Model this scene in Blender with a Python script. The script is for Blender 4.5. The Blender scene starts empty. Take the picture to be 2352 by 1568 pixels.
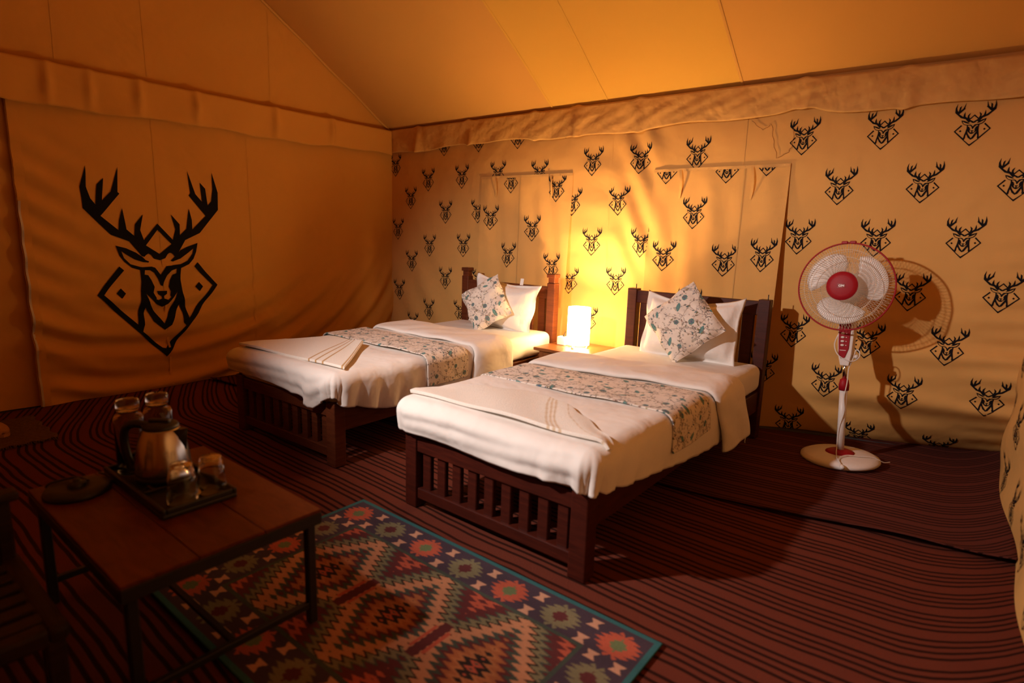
import bpy, bmesh, math, random
import numpy as np
from mathutils import Matrix, Vector

random.seed(7)
RNG = np.random.default_rng(11)
scene = bpy.context.scene
COL = scene.collection
pi = math.pi

# ------------------------------------------------------------------ camera
CAM_F, CAM_YAW, CAM_PITCH, CAM_ROLL = 1335.36, -0.66737, -0.181346, 0.032477
cam_data = bpy.data.cameras.new('camera')
cam = bpy.data.objects.new('camera', cam_data)
COL.objects.link(cam)
fwd = Vector((math.sin(CAM_YAW) * math.cos(CAM_PITCH), math.cos(CAM_YAW) * math.cos(CAM_PITCH), math.sin(CAM_PITCH)))
rgt = Vector((math.cos(CAM_YAW), -math.sin(CAM_YAW), 0))
upv = rgt.cross(fwd)
r2 = rgt * math.cos(CAM_ROLL) + upv * math.sin(CAM_ROLL)
u2 = -rgt * math.sin(CAM_ROLL) + upv * math.cos(CAM_ROLL)
M = Matrix((r2, u2, -fwd)).transposed().to_4x4()
M.translation = Vector((1.84296, -1.61136, 1.19258))
cam.matrix_world = M
cam_data.sensor_width = 36.0
cam_data.lens = CAM_F * 36.0 / 2352.0
cam_data.clip_start = 0.02
cam_data.dof.use_dof = True
cam_data.dof.focus_distance = 4.0
cam_data.dof.aperture_fstop = 1.8
scene.camera = cam

# ------------------------------------------------------------------ world, lamps, exposure
world = bpy.data.worlds.new('night')
scene.world = world
world.use_nodes = True
world.node_tree.nodes['Background'].inputs[0].default_value = (0.01, 0.008, 0.006, 1)
world.node_tree.nodes['Background'].inputs[1].default_value = 0.0
vs = scene.view_settings
vs.view_transform = 'Standard'
vs.look = 'None'
vs.gamma = 1.0
vs.exposure = 0.0
vs.use_curve_mapping = False

LAMP_COL = (1.0, 0.60, 0.245)
SHADE_GLOW = 47.0
BULB_POWER = 70.0
# shaded spot lamp hung near the entrance, behind and left of the camera
sl = bpy.data.lights.new('entrance_spot', 'SPOT')
sl.energy = 330.0
sl.color = (1.0, 0.87, 0.81)
sl.spot_size = math.radians(112)
sl.spot_blend = 0.62
sl.shadow_soft_size = 0.05
slo = bpy.data.objects.new('entrance_spot', sl)
COL.objects.link(slo)
slo.location = (-0.53, -1.75, 2.05)
slo.rotation_euler = (Vector((1.30, 2.2, -0.05)) - slo.location).to_track_quat('-Z', 'Y').to_euler()
slo.scale = (1.0, 0.41, 1.0)         # barn doors: a wide, flat beam

# ------------------------------------------------------------------ helpers
def link(o, parent=None):
    COL.objects.link(o)
    if parent is not None:
        o.parent = parent
    return o

def mesh_obj(name, verts, faces, mat=None, parent=None, smooth=False, colors=None, attr=None):
    me = bpy.data.meshes.new(name)
    me.from_pydata([tuple(map(float, v)) for v in verts], [], [tuple(map(int, f)) for f in faces])
    if colors is not None:
        a = me.color_attributes.new('pattern', 'FLOAT_COLOR', 'POINT')
        c = np.ones((len(verts), 4), dtype=np.float32)
        c[:, :3] = colors
        a.data.foreach_set('color', c.ravel())
    if attr is not None:
        for k, v in attr.items():
            a = me.attributes.new(k, 'FLOAT', 'POINT')
            a.data.foreach_set('value', np.asarray(v, dtype=np.float32))
    if mat is not None:
        me.materials.append(mat)
    if smooth:
        me.polygons.foreach_set('use_smooth', [True] * len(me.polygons))
    me.update()
    o = bpy.data.objects.new(name, me)
    return link(o, parent)

def bm_obj(name, bm, mat=None, parent=None, smooth=False):
    me = bpy.data.meshes.new(name)
    bm.to_mesh(me)
    bm.free()
    if mat is not None:
        me.materials.append(mat)
    if smooth:
        me.polygons.foreach_set('use_smooth', [True] * len(me.polygons))
    return link(bpy.data.objects.new(name, me), parent)

def box(name, lo, hi, mat, parent=None, bevel=0.004, seg=1, smooth=False):
    bm = bmesh.new()
    bmesh.ops.create_cube(bm, size=1.0)
    for v in bm.verts:
        v.co = Vector([(lo[i] + hi[i]) / 2 + v.co[i] * (hi[i] - lo[i]) for i in range(3)])
    if bevel > 0:
        b = min(bevel, min(hi[i] - lo[i] for i in range(3)) * 0.45)
        bmesh.ops.bevel(bm, geom=list(bm.edges), offset=b, segments=seg, profile=0.5, affect='EDGES')
    return bm_obj(name, bm, mat, parent, smooth)

def prism(name, poly, axis, a, b, mat, parent=None, bevel=0.0):
    """extrude a 2D outline along axis ('x','y','z') from a to b"""
    def P(u, v, w):
        return {'x': (w, u, v), 'y': (u, w, v), 'z': (u, v, w)}[axis]
    bm = bmesh.new()
    lo = [bm.verts.new(P(u, v, a)) for u, v in poly]
    hi = [bm.verts.new(P(u, v, b)) for u, v in poly]
    n = len(poly)
    bm.faces.new(lo[::-1]); bm.faces.new(hi)
    for i in range(n):
        bm.faces.new((lo[i], lo[(i + 1) % n], hi[(i + 1) % n], hi[i]))
    bmesh.ops.recalc_face_normals(bm, faces=bm.faces)
    if bevel > 0:
        bmesh.ops.bevel(bm, geom=list(bm.edges), offset=bevel, segments=2, profile=0.5, affect='EDGES')
    return bm_obj(name, bm, mat, parent)

def tube_data(pts, r, segs=6, closed=False):
    pts = [Vector(p) for p in pts]
    n = len(pts)
    V, F = [], []
    prev = None
    for i, p in enumerate(pts):
        if closed:
            t = (pts[(i + 1) % n] - pts[i - 1])
        else:
            t = pts[min(i + 1, n - 1)] - pts[max(i - 1, 0)]
        if t.length < 1e-9:
            t = Vector((0, 0, 1))
        t.normalize()
        if prev is None:
            ref = Vector((0, 0, 1)) if abs(t.z) < 0.9 else Vector((1, 0, 0))
            a = t.cross(ref).normalized()
        else:
            a = (prev - t * prev.dot(t)).normalized()
        prev = a
        b = t.cross(a)
        rr = r[i] if isinstance(r, (list, tuple)) else r
        for k in range(segs):
            an = 2 * pi * k / segs
            V.append(p + (a * math.cos(an) + b * math.sin(an)) * rr)
    m = n if closed else n - 1
    for i in range(m):
        j = (i + 1) % n
        for k in range(segs):
            F.append((i * segs + k, i * segs + (k + 1) % segs, j * segs + (k + 1) % segs, j * segs + k))
    if not closed:
        F.append(tuple(range(segs))[::-1])
        F.append(tuple((n - 1) * segs + k for k in range(segs)))
    return V, F

def tubes(name, paths, r, mat, parent=None, segs=6, closed=False):
    V, F = [], []
    for p in paths:
        v, f = tube_data(p, r, segs, closed)
        o = len(V)
        V += v
        F += [tuple(i + o for i in q) for q in f]
    return mesh_obj(name, V, F, mat, parent, True)

def lathe(name, prof, mat, parent=None, segs=40, center=(0, 0, 0), smooth=True):
    """profile of (radius, z); radius 0 closes the end"""
    V, F, rings = [], [], []
    for r, z in prof:
        if r <= 1e-6:
            rings.append([len(V)])
            V.append((center[0], center[1], center[2] + z))
        else:
            ring = []
            for k in range(segs):
                a = 2 * pi * k / segs
                ring.append(len(V))
                V.append((center[0] + r * math.cos(a), center[1] + r * math.sin(a), center[2] + z))
            rings.append(ring)
    for A, B in zip(rings[:-1], rings[1:]):
        for k in range(segs):
            k2 = (k + 1) % segs
            if len(A) == 1 and len(B) == 1:
                continue
            if len(A) == 1:
                F.append((A[0], B[k], B[k2])[::-1])
            elif len(B) == 1:
                F.append((A[k], A[k2], B[0]))
            else:
                F.append((A[k], A[k2], B[k2], B[k]))
    o = mesh_obj(name, V, F, mat, parent, smooth)
    return o

def grid(nu, nv, f):
    """vertices f(i/(nu-1), j/(nv-1)) and quads"""
    V = [f(i / (nu - 1), j / (nv - 1)) for j in range(nv) for i in range(nu)]
    F = [(j * nu + i, j * nu + i + 1, (j + 1) * nu + i + 1, (j + 1) * nu + i) for j in range(nv - 1) for i in range(nu - 1)]
    return V, F

def solidify(o, t, offset=0.0):
    m = o.modifiers.new('thickness', 'SOLIDIFY')
    m.thickness = t
    m.offset = offset
    return o

def tag(o, label, cat, group=None):
    o['label'] = label
    o['category'] = cat
    if group:
        o['group'] = group
    return o

def struct(o, label=None):
    o['kind'] = 'structure'
    if label:
        o['label'] = label
    return o

def empty(name, loc=(0, 0, 0), rot=(0, 0, 0)):
    o = bpy.data.objects.new(name, None)
    o.location = loc
    o.rotation_euler = rot
    o.empty_display_size = 0.1
    return link(o)

def sm(a, b, x):
    t = min(1.0, max(0.0, (x - a) / (b - a)))
    return t * t * (3 - 2 * t)

# ------------------------------------------------------------------ materials
def new_mat(name):
    m = bpy.data.materials.new(name)
    m.use_nodes = True
    nt = m.node_tree
    b = nt.nodes['Principled BSDF']
    return m, nt, b

def N(nt, typ, **kw):
    n = nt.nodes.new(typ)
    for k, v in kw.items():
        if k.startswith('i_'):
            key = k[2:]
            n.inputs[int(key) if key.isdigit() else key.replace('_', ' ')].default_value = v
        else:
            setattr(n, k, v)
    return n

def add_bump(nt, b, height_out, strength, dist=0.005):
    bp = N(nt, 'ShaderNodeBump')
    bp.inputs['Strength'].default_value = strength
    bp.inputs['Distance'].default_value = dist
    nt.links.new(height_out, bp.inputs['Height'])
    nt.links.new(bp.outputs['Normal'], b.inputs['Normal'])
    return bp

def cloth(name, col, col2=None, rough=0.9, wrinkle=0.25, scale=3.0, dist=0.02, sheen=0.0, weave=True):
    m, nt, b = new_mat(name)
    tc = N(nt, 'ShaderNodeTexCoord')
    no = N(nt, 'ShaderNodeTexNoise', i_Scale=scale, i_Detail=3.0, i_Roughness=0.45, i_Distortion=0.2)
    nt.links.new(tc.outputs['Object'], no.inputs['Vector'])
    mix = N(nt, 'ShaderNodeMix', data_type='RGBA')
    mix.inputs[6].default_value = (*col, 1)
    c2 = col2 or tuple(c * 0.93 for c in col)
    mix.inputs[7].default_value = (*c2, 1)
    nt.links.new(no.outputs['Fac'], mix.inputs[0])
    nt.links.new(mix.outputs[2], b.inputs['Base Color'])
    b.inputs['Roughness'].default_value = rough
    b.inputs['Specular IOR Level'].default_value = 0.15
    b.inputs['Sheen Weight'].default_value = sheen
    h = no.outputs['Fac']
    if weave:
        w = N(nt, 'ShaderNodeTexNoise', i_Scale=420.0, i_Detail=1.0)
        nt.links.new(tc.outputs['Object'], w.inputs['Vector'])
        ma = N(nt, 'ShaderNodeMath', operation='MULTIPLY_ADD')
        ma.inputs[1].default_value = 0.012
        nt.links.new(w.outputs['Fac'], ma.inputs[0])
        nt.links.new(no.outputs['Fac'], ma.inputs[2])
        h = ma.outputs[0]
    add_bump(nt, b, h, wrinkle, dist)
    return m

def wood(name, c1, c2, rough=0.4, axis=(1, 1, 9), scale=6.0, scuff=0.0):
    m, nt, b = new_mat(name)
    tc = N(nt, 'ShaderNodeTexCoord')
    mp = N(nt, 'ShaderNodeMapping')
    mp.inputs['Scale'].default_value = axis
    nt.links.new(tc.outputs['Object'], mp.inputs['Vector'])
    no = N(nt, 'ShaderNodeTexNoise', i_Scale=scale, i_Detail=6.0, i_Roughness=0.6, i_Distortion=1.2)
    nt.links.new(mp.outputs['Vector'], no.inputs['Vector'])
    cr = N(nt, 'ShaderNodeValToRGB')
    cr.color_ramp.elements[0].position = 0.3
    cr.color_ramp.elements[0].color = (*c1, 1)
    cr.color_ramp.elements[1].position = 0.72
    cr.color_ramp.elements[1].color = (*c2, 1)
    nt.links.new(no.outputs['Fac'], cr.inputs['Fac'])
    out = cr.outputs['Color']
    if scuff > 0:
        n2 = N(nt, 'ShaderNodeTexNoise', i_Scale=38.0, i_Detail=8.0, i_Roughness=0.75)
        nt.links.new(tc.outputs['Object'], n2.inputs['Vector'])
        c2r = N(nt, 'ShaderNodeValToRGB')
        c2r.color_ramp.elements[0].position = 0.66
        c2r.color_ramp.elements[0].color = (0, 0, 0, 1)
        c2r.color_ramp.elements[1].position = 0.76
        c2r.color_ramp.elements[1].color = (scuff, scuff, scuff, 1)
        nt.links.new(n2.outputs['Fac'], c2r.inputs['Fac'])
        mx = N(nt, 'ShaderNodeMix', data_type='RGBA')
        mx.inputs[7].default_value = (0.32, 0.2, 0.14, 1)
        nt.links.new(c2r.outputs['Color'], mx.inputs[0])
        nt.links.new(out, mx.inputs[6])
        out = mx.outputs[2]
    nt.links.new(out, b.inputs['Base Color'])
    b.inputs['Roughness'].default_value = rough
    b.inputs['Specular IOR Level'].default_value = 0.28
    add_bump(nt, b, no.outputs['Fac'], 0.12, 0.003)
    return m

def plain(name, col, rough=0.5, metal=0.0, spec=0.5, noise=0.05, scale=30.0, emit=None, emit_s=0.0):
    m, nt, b = new_mat(name)
    tc = N(nt, 'ShaderNodeTexCoord')
    no = N(nt, 'ShaderNodeTexNoise', i_Scale=scale, i_Detail=3.0)
    nt.links.new(tc.outputs['Object'], no.inputs['Vector'])
    mix = N(nt, 'ShaderNodeMix', data_type='RGBA')
    mix.inputs[6].default_value = (*[c * (1 - noise) for c in col], 1)
    mix.inputs[7].default_value = (*[min(1, c * (1 + noise)) for c in col], 1)
    nt.links.new(no.outputs['Fac'], mix.inputs[0])
    nt.links.new(mix.outputs[2], b.inputs['Base Color'])
    b.inputs['Roughness'].default_value = rough
    b.inputs['Metallic'].default_value = metal
    b.inputs['Specular IOR Level'].default_value = spec
    if emit:
        b.inputs['Emission Color'].default_value = (*emit, 1)
        b.inputs['Emission Strength'].default_value = emit_s
    return m

def pattern_mat(name, rough=0.9, bump=0.3, bscale=60.0, dist=0.004):
    m, nt, b = new_mat(name)
    at = N(nt, 'ShaderNodeAttribute', attribute_name='pattern')
    tc = N(nt, 'ShaderNodeTexCoord')
    no = N(nt, 'ShaderNodeTexNoise', i_Scale=bscale, i_Detail=4.0)
    nt.links.new(tc.outputs['Object'], no.inputs['Vector'])
    hs = N(nt, 'ShaderNodeHueSaturation')
    mr = N(nt, 'ShaderNodeMapRange')
    mr.inputs[3].default_value = 0.85
    mr.inputs[4].default_value = 1.15
    nt.links.new(no.outputs['Fac'], mr.inputs[0])
    nt.links.new(mr.outputs[0], hs.inputs['Value'])
    nt.links.new(at.outputs['Color'], hs.inputs['Color'])
    nt.links.new(hs.outputs['Color'], b.inputs['Base Color'])
    b.inputs['Roughness'].default_value = rough
    b.inputs['Specular IOR Level'].default_value = 0.15
    add_bump(nt, b, no.outputs['Fac'], bump, dist)
    return m

def carpet_mat(name, c_main, c_alt, c_line):
    m, nt, b = new_mat(name)
    at = N(nt, 'ShaderNodeAttribute', attribute_name='stripe')
    tc = N(nt, 'ShaderNodeTexCoord')
    wob = N(nt, 'ShaderNodeTexNoise', i_Scale=3.5, i_Detail=2.0)
    nt.links.new(tc.outputs['Object'], wob.inputs['Vector'])
    w1 = N(nt, 'ShaderNodeMath', operation='MULTIPLY_ADD')
    w1.inputs[1].default_value = 0.022
    nt.links.new(wob.outputs['Fac'], w1.inputs[0])
    nt.links.new(at.outputs['Fac'], w1.inputs[2])
    d = N(nt, 'ShaderNodeMath', operation='DIVIDE')
    d.inputs[1].default_value = 0.158
    nt.links.new(w1.outputs[0], d.inputs[0])
    fr = N(nt, 'ShaderNodeMath', operation='FRACT')
    nt.links.new(d.outputs[0], fr.inputs[0])
    q = N(nt, 'ShaderNodeMath', operation='MULTIPLY')
    q.inputs[1].default_value = 4.94
    nt.links.new(fr.outputs[0], q.inputs[0])
    f2 = N(nt, 'ShaderNodeMath', operation='FRACT')
    nt.links.new(q.outputs[0], f2.inputs[0])
    ramp = N(nt, 'ShaderNodeValToRGB')
    e = ramp.color_ramp.elements
    e[0].position = 0.50; e[0].color = (0, 0, 0, 1)
    e[1].position = 0.58; e[1].color = (1, 1, 1, 1)
    x = e.new(0.90); x.color = (1, 1, 1, 1)
    x = e.new(0.98); x.color = (0, 0, 0, 1)
    nt.links.new(f2.outputs[0], ramp.inputs['Fac'])
    lt = N(nt, 'ShaderNodeMath', operation='LESS_THAN')
    lt.inputs[1].default_value = 4.0
    nt.links.new(q.outputs[0], lt.inputs[0])
    ml = N(nt, 'ShaderNodeMath', operation='MULTIPLY')
    nt.links.new(ramp.outputs['Color'], ml.inputs[0])
    nt.links.new(lt.outputs[0], ml.inputs[1])
    n2 = N(nt, 'ShaderNodeTexNoise', i_Scale=4.0, i_Detail=5.0)
    nt.links.new(tc.outputs['Object'], n2.inputs['Vector'])
    mix0 = N(nt, 'ShaderNodeMix', data_type='RGBA')
    mix0.inputs[6].default_value = (*c_main, 1)
    mix0.inputs[7].default_value = (*c_alt, 1)
    nt.links.new(n2.outputs['Fac'], mix0.inputs[0])
    mix = N(nt, 'ShaderNodeMix', data_type='RGBA')
    mix.inputs[7].default_value = (*c_line, 1)
    nt.links.new(ml.outputs[0], mix.inputs[0])
    nt.links.new(mix0.outputs[2], mix.inputs[6])
    nt.links.new(mix.outputs[2], b.inputs['Base Color'])
    b.inputs['Roughness'].default_value = 0.95
    b.inputs['Specular IOR Level'].default_value = 0.08
    pile = N(nt, 'ShaderNodeTexNoise', i_Scale=260.0, i_Detail=2.0)
    nt.links.new(tc.outputs['Object'], pile.inputs['Vector'])
    sb = N(nt, 'ShaderNodeMath', operation='MULTIPLY_ADD')
    sb.inputs[1].default_value = -0.5
    nt.links.new(ml.outputs[0], sb.inputs[0])
    nt.links.new(pile.outputs['Fac'], sb.inputs[2])
    add_bump(nt, b, sb.outputs[0], 0.5, 0.004)
    return m

def glass_mat(name, tint=(0.9, 0.9, 0.9), rough=0.03):
    m, nt, b = new_mat(name)
    b.inputs['Base Color'].default_value = (*tint, 1)
    b.inputs['Roughness'].default_value = rough
    b.inputs['Transmission Weight'].default_value = 1.0
    b.inputs['IOR'].default_value = 1.3
    tc = N(nt, 'ShaderNodeTexCoord')
    no = N(nt, 'ShaderNodeTexNoise', i_Scale=20.0)
    nt.links.new(tc.outputs['Object'], no.inputs['Vector'])
    add_bump(nt, b, no.outputs['Fac'], 0.03, 0.002)
    return m

CANVAS = (0.704, 0.352, 0.075)
M_canvas = cloth('canvas_ochre', CANVAS, (0.678, 0.330, 0.066), wrinkle=0.75, scale=2.6, dist=0.04)
M_canvas_back = cloth('canvas_cream', (0.73, 0.40, 0.125), (0.70, 0.38, 0.115), wrinkle=0.75, scale=2.6, dist=0.04)
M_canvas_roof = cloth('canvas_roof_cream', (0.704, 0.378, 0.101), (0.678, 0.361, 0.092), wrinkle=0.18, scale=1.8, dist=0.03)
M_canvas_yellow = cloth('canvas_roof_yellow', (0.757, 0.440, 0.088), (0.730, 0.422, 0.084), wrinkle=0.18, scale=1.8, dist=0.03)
M_valance = cloth('canvas_valance', (0.704, 0.396, 0.132), (0.669, 0.370, 0.114), wrinkle=0.8, scale=6.0, dist=0.04, rough=0.7)
M_seam = cloth('canvas_seam', (0.62, 0.36, 0.12), wrinkle=0.1, scale=20)
M_print = plain('black_print', (0.010, 0.009, 0.011), rough=0.85, spec=0.1)
M_zip = plain('zip_tape', (0.62, 0.5, 0.38), rough=0.6)
M_sheet = cloth('white_sheet', (0.86, 0.82, 0.78), (0.82, 0.78, 0.74), rough=0.8, wrinkle=0.6, scale=5.5, dist=0.02)
M_duvet = cloth('white_duvet', (0.86, 0.80, 0.74), (0.82, 0.76, 0.71), rough=0.8, wrinkle=0.8, scale=5.0, dist=0.028)
M_pillow = cloth('white_pillowcase', (0.87, 0.83, 0.79), (0.84, 0.8, 0.76), rough=0.8, wrinkle=0.8, scale=8.0, dist=0.022)
M_towel = pattern_mat('white_towel', rough=0.95, bump=0.6, bscale=240.0, dist=0.003)
M_floral = pattern_mat('floral_print_cotton', rough=0.85, bump=0.2, bscale=30.0, dist=0.006)
M_rug = pattern_mat('kilim_weave', rough=0.95, bump=0.5, bscale=180.0, dist=0.003)
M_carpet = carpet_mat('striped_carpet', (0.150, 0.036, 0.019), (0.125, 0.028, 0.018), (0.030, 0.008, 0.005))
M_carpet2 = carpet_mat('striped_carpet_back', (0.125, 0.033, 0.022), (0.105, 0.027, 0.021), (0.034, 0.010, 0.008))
M_wood_red = wood('rosewood_dark', (0.036, 0.0055, 0.003), (0.072, 0.011, 0.005), 0.45, scuff=0.12)
M_wood_brown = wood('brown_teak', (0.075, 0.017, 0.007), (0.14, 0.036, 0.012), 0.40, scuff=0.12)
M_wood_table = wood('sheesham_top', (0.085, 0.016, 0.004), (0.16, 0.036, 0.007), 0.33, axis=(2, 9, 1), scale=3.0)
M_wood_stand = wood('nightstand_wood', (0.16, 0.050, 0.016), (0.27, 0.095, 0.03), 0.34, axis=(1, 8, 1))
M_iron = plain('black_iron', (0.012, 0.010, 0.010), rough=0.5)
M_chair = wood('dark_stained_chair', (0.020, 0.010, 0.008), (0.045, 0.020, 0.013), 0.5)
M_black = plain('black_plastic', (0.014, 0.013, 0.013), rough=0.42)
M_steel = plain('brushed_steel', (0.58, 0.52, 0.48), rough=0.22, metal=1.0, scale=4.0)
M_chrome = plain('chrome', (0.75, 0.72, 0.68), rough=0.15, metal=1.0)
M_white_plastic = plain('white_plastic', (0.80, 0.74, 0.70), rough=0.4)
M_red_plastic = plain('red_plastic', (0.33, 0.006, 0.014), rough=0.5, spec=0.25)
M_wire = plain('cream_wire', (0.72, 0.60, 0.46), rough=0.4)
M_glass = glass_mat('clear_glass')
M_window = plain('smoked_window', (0.02, 0.017, 0.015), rough=0.1)
M_ground = plain('ground_sheet', (0.045, 0.042, 0.048), rough=0.8)
M_jute = cloth('jute_mat', (0.16, 0.085, 0.035), (0.09, 0.045, 0.018), wrinkle=0.9, scale=60, dist=0.008)
M_tan = cloth('tan_leather', (0.42, 0.21, 0.09), wrinkle=0.1, scale=20)
M_metal = plain('steel_nail', (0.12, 0.10, 0.09), rough=0.5, metal=1.0)
M_thread = plain('brown_thread', (0.30, 0.14, 0.05), rough=0.8)
M_shade = plain('lit_shade', (0.9, 0.85, 0.78), rough=0.7, emit=LAMP_COL, emit_s=SHADE_GLOW)

# ================================================================== THE TENT
YB, XL, XR, YF = 2.25, -2.745, 2.08, -3.15
EAVE, SLOPE, RIDGE_Y = 2.14, 0.608, -0.45
XLC = -2.81                      # left edge of the back wall
DEER = {"antlerL":[[46,977],[39,875],[58,821],[87,792],[107,890],[152,922],[132,814],[194,860],[253,982],[238,859],[250,852],[113,739],[223,671],[232,721],[259,782],[270,721],[277,676],[328,643],[338,703],[400,755],[371,674],[392,623],[403,596],[498,552],[497,519],[454,527],[436,547],[417,554],[398,546],[387,537],[370,540],[288,616],[168,648],[6,773],[0,873]],"antlerR":[[959,1000],[1000,893],[993,797],[827,666],[704,626],[627,541],[613,537],[603,548],[588,557],[572,557],[557,549],[539,529],[497,519],[498,552],[595,604],[608,626],[633,683],[607,760],[669,710],[665,651],[720,687],[751,796],[769,735],[768,684],[886,761],[758,866],[772,879],[759,996],[813,876],[864,836],[856,939],[897,909],[908,818],[941,842],[958,910]],"crown":[[392,623],[499,710],[608,626],[595,604],[496,678],[403,596]],"earLt":[[193,594],[263,581],[328,559],[374,535],[393,520],[417,513],[411,507],[372,510],[314,525],[268,546],[228,567]],"earLb":[[193,594],[228,567],[243,532],[282,500],[349,485],[380,482],[379,468],[352,467],[290,482],[245,511],[215,543]],"earRt":[[802,611],[716,590],[659,571],[624,545],[595,526],[578,515],[594,511],[655,526],[724,559],[766,582]],"earRb":[[802,611],[766,582],[755,552],[709,514],[652,496],[586,491],[585,476],[652,475],[718,495],[760,525],[786,563]],"brow":[[349,483],[429,486],[454,480],[494,441],[523,470],[541,487],[597,490],[652,480],[620,473],[578,463],[543,437],[515,401],[506,382],[490,384],[475,419],[446,454],[417,467],[379,468],[352,467]],"sideL":[[347,468],[379,468],[376,445],[402,441],[423,416],[443,378],[431,348],[447,317],[430,309],[376,346],[399,286],[424,251],[491,178],[488,145],[413,195],[391,234],[365,271],[351,240],[347,181],[325,144],[299,180],[316,264],[335,322],[352,409]],"sideR":[[652,477],[645,408],[652,339],[664,293],[686,198],[660,159],[641,177],[641,232],[621,279],[592,234],[547,168],[488,145],[491,178],[520,216],[613,348],[568,312],[550,328],[561,350],[548,377],[562,411],[586,440],[616,447],[620,476]],"nose":[[458,356],[532,354],[528,338],[503,328],[502,313],[485,313],[484,328],[462,339]],"chin":[[376,346],[436,316],[456,308],[485,315],[504,314],[533,306],[556,320],[613,348],[530,283],[488,269],[443,286]],"frame":[[204,489],[41,348],[304,139],[486,-3],[693,161],[944,375],[789,505],[761,483],[902,374],[686,198],[660,159],[488,43],[465,47],[330,143],[300,184],[85,347],[234,469]],"dotL":[[204,377],[235,350],[202,326],[171,352]],"dotR":[[791,395],[821,369],[789,344],[757,371]]}
WALL_DEER = [[-2.713,1.821],[-2.042,1.975],[-1.623,1.984],[-1.203,1.984],[-2.245,1.672],[-1.819,1.686],[-1.4,1.693],[-0.977,1.68],[-0.492,1.748],[-2.489,1.512],[-2.02,1.381],[-1.617,1.389],[-2.675,1.218],[-2.231,1.073],[-1.787,1.09],[-2.479,0.916],[-2.011,0.781],[-0.653,1.457],[-0.264,1.462],[-0.465,1.163],[-2.661,0.623],[-2.235,0.466],[-1.817,0.491],[-2.462,0.311],[-0.647,0.858],[-0.242,0.882],[-1.592,0.787],[-0.457,0.57],[-0.741,2.035],[-0.109,1.748],[0.301,1.757],[0.937,1.817],[1.337,1.823],[1.724,1.819],[1.159,1.528],[1.553,1.536],[1.935,1.543],[-0.059,1.169],[0.975,1.238],[1.374,1.243],[1.765,1.255],[1.573,0.956],[1.955,0.986],[1.007,0.67],[1.4,0.663],[1.774,0.681],[1.213,0.386],[1.607,0.386],[1.977,0.428],[1.026,0.078],[1.403,0.036],[1.804,0.016],[0.853,0.406]]
FLAP_DEER_A = [[-1.252,1.636],[-0.797,1.561],[-1.457,1.335],[-1.018,1.253],[-1.254,1.029],[-0.804,0.96]]
FLAP_DEER_B = [[0.1,1.673],[0.508,1.667],[0.753,1.703],[0.315,1.376],[0.124,1.084],[0.541,1.075],[0.781,1.12],[0.336,0.772]]


def flare(x, z):
    return min(max((x - 0.8) * 0.42, 0), 0.55) * max(0, 1 - z / 0.55) ** 2

def back_y(x, z):
    """surface of the printed back wall"""
    y = YB + flare(x, z)
    w = 0.005 * math.sin(2.3 * x + 1.1 * z) + 0.003 * math.sin(7.0 * x - 1.6 * z + 1.5 * math.sin(3 * z))
    # slack folds running down from the eave beside the windows
    g = math.exp(-((x + 0.12) / 0.16) ** 2) * sm(0.7, 1.2, z)
    w += 0.016 * g * math.sin(30 * (x * 1.0 + 0.55 * z))
    g = math.exp(-((x + 0.42) / 0.2) ** 2)
    w += 0.005 * g * math.sin(26 * z + 3 * x)
    g = math.exp(-((x + 2.35) / 0.4) ** 2) * (1 - sm(0.5, 1.3, z))
    w += 0.010 * g * math.sin(20 * (z * 0.6 + 0.9 * x))
    # horizontal creases low on the right
    g = sm(0.8, 1.6, x) * (1 - sm(0.45, 1.25, z))
    w += 0.015 * g * math.sin(24 * z + 2.2 * x + 1.3 * math.sin(2.4 * x)) + 0.007 * g * math.sin(41 * z - 1.4 * x)
    # gathered creases running into the right corner
    g = sm(1.72, 2.05, x) * (1 - sm(0.8, 1.5, z))
    w += 0.007 * g * math.sin(62 * z - 5 * x)
    return y + w

def left_x(y, z):
    """surface of the left gable wall"""
    x = XL - 0.03 * min(z, 2.14) / 2.14
    w = 0.006 * math.sin(2.1 * y + 0.7 * z) + 0.003 * math.sin(6.1 * y + 1.2 * z)
    low = 1 - sm(0.25, 1.15, z)
    r = math.hypot((y - 0.15) * 0.85, z - 1.75)
    w += 0.017 * low * math.sin(30 * r + 1.4 * math.sin(2.5 * y)) + 0.008 * low * math.sin(52 * r + 2 * y)
    # creases gathering on the door edge
    g = math.exp(-((y + 0.62) / 0.28) ** 2) * (1 - sm(1.4, 1.9, z))
    w += 0.014 * g * math.sin(34 * (z + 0.55 * y))
    # soft vertical slack by the back corner
    g = sm(0.9, 1.8, y)
    w += 0.007 * g * math.sin(13 * y + 1.2 * z)
    # bulges of the upper gable
    if z > 2.14:
        w += 0.02 * math.sin(3.0 * y + 1.5 * z) * min(1, (z - 2.14) / 0.3)
    return x + w

def gable_top(y):
    return EAVE + SLOPE * (YB - y) if y > RIDGE_Y else EAVE + SLOPE * (YB - RIDGE_Y) * (y - YF) / (RIDGE_Y - YF)

def roof_z(x, y):
    return EAVE + SLOPE * (YB - y) + 0.010 * math.sin(1.7 * x + 2.0) * sm(2.25, 1.6, y) + 0.006 * math.sin(5 * x + 3 * y) * sm(2.2, 1.9, y)

# ---- prints: outlines cut into small cells so that they follow the cloth
def clip_half(poly, ax, c, keep_less):
    out = []
    n = len(poly)
    for i in range(n):
        p, q = poly[i], poly[(i + 1) % n]
        a, b = (p[ax] - c), (q[ax] - c)
        if keep_less:
            a, b = -a, -b
        if a >= 0:
            out.append(p)
        if (a >= 0) != (b >= 0):
            t = a / (a - b)
            out.append((p[0] + t * (q[0] - p[0]), p[1] + t * (q[1] - p[1])))
    return out

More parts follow.
